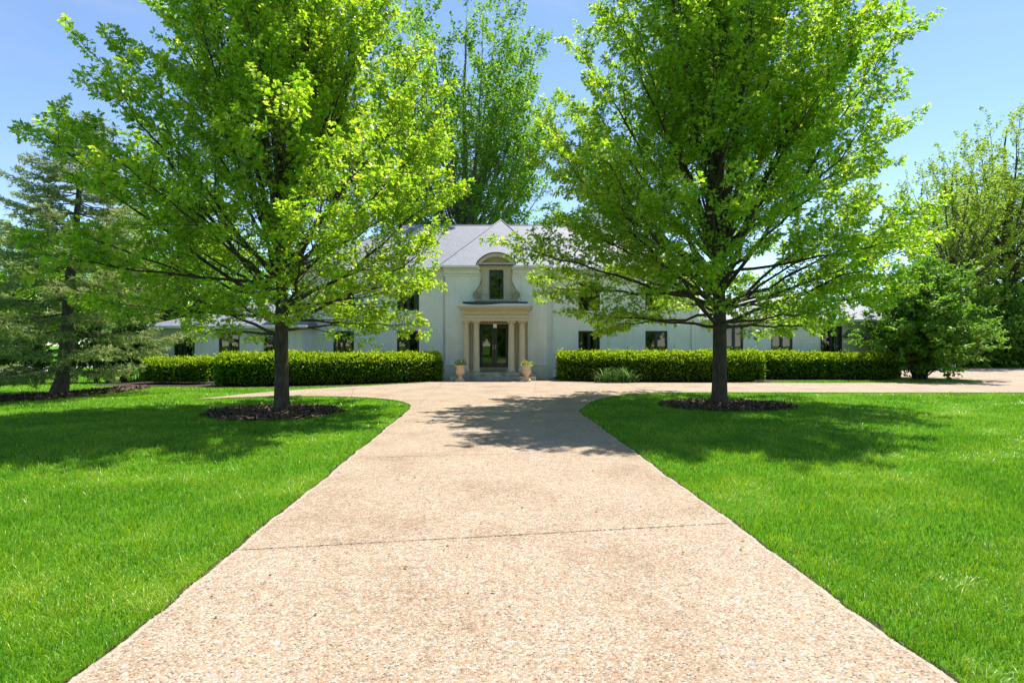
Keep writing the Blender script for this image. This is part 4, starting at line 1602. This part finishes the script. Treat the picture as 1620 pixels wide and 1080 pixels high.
# multi-stemmed shrubs
def shrub(name, loc, seed, H, W, leaf, n_stem, leaf_size, n_leaf, label, cat="bush", bare=.15, group=None, stem_r=.03, layers=False):
    rng = np.random.default_rng(seed)
    root = empty(name, (loc[0], loc[1], 0))
    tag(root, label, cat, group)
    tb = Tubes()
    P, A, T = [], [], []
    per = n_leaf // n_stem
    for i in range(n_stem):
        ph = i * 2.39996 + rng.normal(0, .2)
        t = ((i + .5) / n_stem)
        el = R(22 + 66 * (1 - t) ** .8) if not layers else R(10 + 78 * (1 - t))
        # ellipsoidal crown
        zc, zr = H * .52, H * .52
        d = np.array([math.cos(ph) * math.cos(el), math.sin(ph) * math.cos(el), math.sin(el)])
        tip = np.array([d[0] * W / 2, d[1] * W / 2, .12 * H + d[2] * H * .9]) * rng.uniform(.85, 1.05)
        C = np.array([tip[0] * .35, tip[1] * .35, tip[2] * .62])
        u = np.linspace(0, 1, 9)[:, None]
        S = np.array([rng.normal(0, .10), rng.normal(0, .10), 0])
        pts = (1 - u) ** 2 * S + 2 * u * (1 - u) * C + u ** 2 * tip
        pts[1:] += rng.normal(0, .03, (8, 3))
        tb.add(pts, np.linspace(stem_r * rng.uniform(.7, 1.2), .006, 9), 6)
        L = np.linalg.norm(np.diff(pts, axis=0), axis=1).sum()
        nb = max(4, int(L * 5))
        pb = max(3, per // nb)
        for j in range(nb):
            v = bare + (1 - bare) * (j + rng.random()) / nb
            f = min(v, .99) * 8
            k = int(min(f, 7))
            p = pts[k] + (pts[k + 1] - pts[k]) * (f - k)
            d2 = rng.normal(0, 1, 3) + (tip / np.linalg.norm(tip)) * .6
            d2[2] *= .35 if layers else .7
            d2 /= np.linalg.norm(d2)
            bl = rng.uniform(.10, .20) * W * (1 - .35 * v)
            q = p + d2 * bl
            tb.add([p, q], [.006, .002], 3)
            uu = rng.uniform(.15, 1.05, pb)
            pp = p + (q - p) * uu[:, None] + rng.normal(0, .045 * bl + .02, (pb, 3)) * np.array([1, 1, .5])
            pp[:, 2] = np.maximum(pp[:, 2], .05)
            P.append(pp)
            a = rng.normal(0, .6, (pb, 3)) + d2 * .8
            a[:, 2] -= .25
            A.append(a)
            T.append(np.clip(rng.normal(.45, .2, pb) + .1 * rng.normal(), 0, 1))
    tb.build("stem", M['bark'], root)
    P, A, T = np.concatenate(P), np.concatenate(A), np.concatenate(T)
    n = len(P)
    scatter_leaves("foliage", M[leaf], root, P, A, rng.normal(0, .45, (n, 3)) + np.array([0, 0, 1]), rng.uniform(*leaf_size, n), T, OVAL, OVAL_T)
    return root


shrub("spreading_bush", BUSH, 61, 5.4, 6.6, 'bush', 64, (.11, .19), 42000, "large rounded multi-stemmed bush at the right end of the hedges", bare=.22, stem_r=.055, layers=True)

# row of thin shrubs at the left edge of the lawn
GS = "dark shrubs along the left lawn edge"
row = [(-22, 606.5, .95), (8, 607, 1.0), (40, 607, 1.05), (68, 606, .95), (118, 605.5, .9), (150, 605, 1.15), (172, 604.5, 1.2), (196, 604, 1.25), (222, 603.5, 1.2)]
pr = None
for i, (px, py, s) in enumerate(row):
    if i == 0:
        pr = shrub("garden_shrub", G(px, py), 71, 1.9, 1.9, 'shrub', 13, (.06, .11), 3400, "thin dark shrub with bare stems in the row behind the spruce", "shrub", .32, GS, .02)
        o = pr
    else:
        o = copy_tree(pr)
        o.location = (*G(px, py), 0)
        o.rotation_euler = (0, 0, i * 1.3)
    o.scale = (s, s, s * (1.0 + .12 * (i % 3)))
    if px >= 150:
        o["label"] = "dense dark shrub beside the left end of the house"

# ------------------------------------------------------------------ trees round the garden
rnd0 = random.Random(5)
dome = lambda H, W, low: env_from([(low, W * .36), (low + (H - low) * .35, W * .5), (H * .75, W * .38), (H * .92, W * .2), (H, .3)],
                                  [(low, W * .34), (low + (H - low) * .3, W * .5), (H * .7, W * .42), (H * .92, W * .2), (H, .3)])
far_kw = dict(sec_step=.62, sec_len=.38, twig_step=.33, twig_len=(.4, .9), node=.14, tmpl=OVAL, tris=OVAL_T, twig_tubes=False, prim_r=(.03, .012))
wood = tree("garden_tree", (WX(283, 37), 37), 31, 13, dome(13, 10, 2), 2.2, 'wood_leaf', r0=.22, n_prim=64, ang=(8, 62), leaf_size=(.19, .34), clear=2.2, inner=.25, **far_kw)
tag(wood, "leafy green tree with a dark trunk standing behind the left wing", "tree")
oak = tree("oak_tree", (WX(1592, 47), 47), 33, 21, env_from([(7, 3.5), (11, 5.5), (15, 5.8), (18, 4.5), (20, 2.5), (21, .4)], [(7, 4), (11, 6.0), (15, 6.2), (18, 4.8), (20, 2.5), (21, .4)]),
           6.0, 'oak', r0=.34, n_prim=52, ang=(10, 58), leaf_size=(.16, .30), clear=5, inner=.4, skip_leaf=.18, fan=.45, hollow=.3, bark='bark', leaders=1, **far_kw)
tag(oak, "tall sparse oak just leafing out at the right edge, bare trunk showing", "tree", "tall trees at the right of the house")

LT, RT = "leafy trees at the far left beyond the lawn", "tall trees at the right of the house"
places = [  # proto, px, depth, scale, zscale, label, group
    ('w', 18, 44, .80, .85, "bright yellow-green tree at the left edge beyond the spruce", LT),
    ('w', 120, 52, 1.05, .95, "leafy tree behind the spruce trunk beyond the shrub row", LT),
    ('w', 215, 49, .95, .9, "leafy tree between the spruce and the left end of the house", LT),
    ('w', -80, 50, 1.0, 1.0, "leafy tree at the very edge of the left lawn", LT),
    ('w', 330, 58, 1.2, 1.05, "tall leafy tree behind the roof of the left wing", LT),
    ('w', 450, 60, 1.15, .9, "leafy tree behind the left end of the main roof", LT),
    ('w', 60, 70, 1.5, 1.0, "far leafy tree between the left edge and the spruce", LT),
    ('o', 1508, 43, .78, .78, "sparse dark-trunked oak directly above the spreading bush", RT),
    ('o', 1545, 56, .95, .9, "sparse oak between the two dark trunks at the right", RT),
    ('o', 1680, 46, .85, .85, "sparse oak leaning in from beyond the right edge", RT),
    ('w', 1470, 60, 1.2, .8, "leafy tree behind the right wing and the spreading bush", RT),
    ('w', 1620, 58, 1.1, .62, "leafy tree filling the gap at the right edge below the oak", RT),
    ('w', 1350, 62, 1.1, .85, "leafy tree behind the right wing roof", RT),
    ('w', 1200, 66, 1.2, .8, "leafy tree far behind the maple right of the drive", RT),
]
for i, (kind, px, D, s, sz, lab, grp) in enumerate(places):
    o = copy_tree(wood if kind == 'w' else oak)
    o.location = (WX(px, D), D, 0)
    o.rotation_euler = (0, 0, 1.1 + i * 1.7)
    o.scale = (s, s, sz)
    o["label"], o["group"] = lab, grp

# understorey at the right, behind the parking court
US = "woodland shrubs behind the paved court"
us = shrub("woodland_shrub", (WX(1545, 40.5), 40.5), 81, 3.2, 4.6, 'bush', 26, (.14, .24), 7000, "dark green shrub right behind the spreading bush at the paved court", "shrub", .08, US, .02)
for i, (px, D, s, lab) in enumerate([(1585, 41, 1.0, "dark green shrub under the bare oak trunk at the paved court"), (1630, 40.5, 1.1, "dark green shrub at the right edge of the paved court"),
                                     (1525, 44, 1.5, "taller shrub rising behind the first one at the paved court"), (1575, 45, 1.9, "tallest shrub behind the bare oak trunk"), (1640, 46, 1.8, "tall shrub at the right edge behind the court"),
                                     (1690, 42, 1.3, "shrub just past the right edge of the court"), (1480, 50, 1.6, "shrub behind the low garage wing")]):
    o = copy_tree(us)
    o.location = (WX(px, D), D, 0)
    o.rotation_euler = (0, 0, i * 2.1 + .4)
    o.scale = (s, s, s)
    o["label"] = lab
# trees across the street, seen only mirrored in the glass
for i, (x, y, s) in enumerate([(-14, -24, 1.0), (-3, -30, 1.15), (9, -25, .95), (20, -31, 1.2), (-26, -30, 1.1)]):
    o = copy_tree(wood)
    o.location = (x, y, 0)
    o.rotation_euler = (0, 0, i * 1.9)
    o.scale = (s, s, s)
    o["label"], o["group"] = "leafy tree across the front lawn, mirrored in the house glass", "trees mirrored in the house glass"

for i, (x, s) in enumerate([(-20, 1.6), (-13, 1.4), (-6.5, 1.7), (-1, 1.5), (5, 1.7), (11, 1.5), (17, 1.7), (24, 1.6)]):
    o = copy_tree(us)
    o.location = (x, -21 - (i % 3), 0)
    o.rotation_euler = (0, 0, i * 1.3)
    o.scale = (s, s, s)
    o["label"], o["group"] = "leafy shrub across the front lawn, mirrored in the house glass", "shrubs mirrored in the house glass"
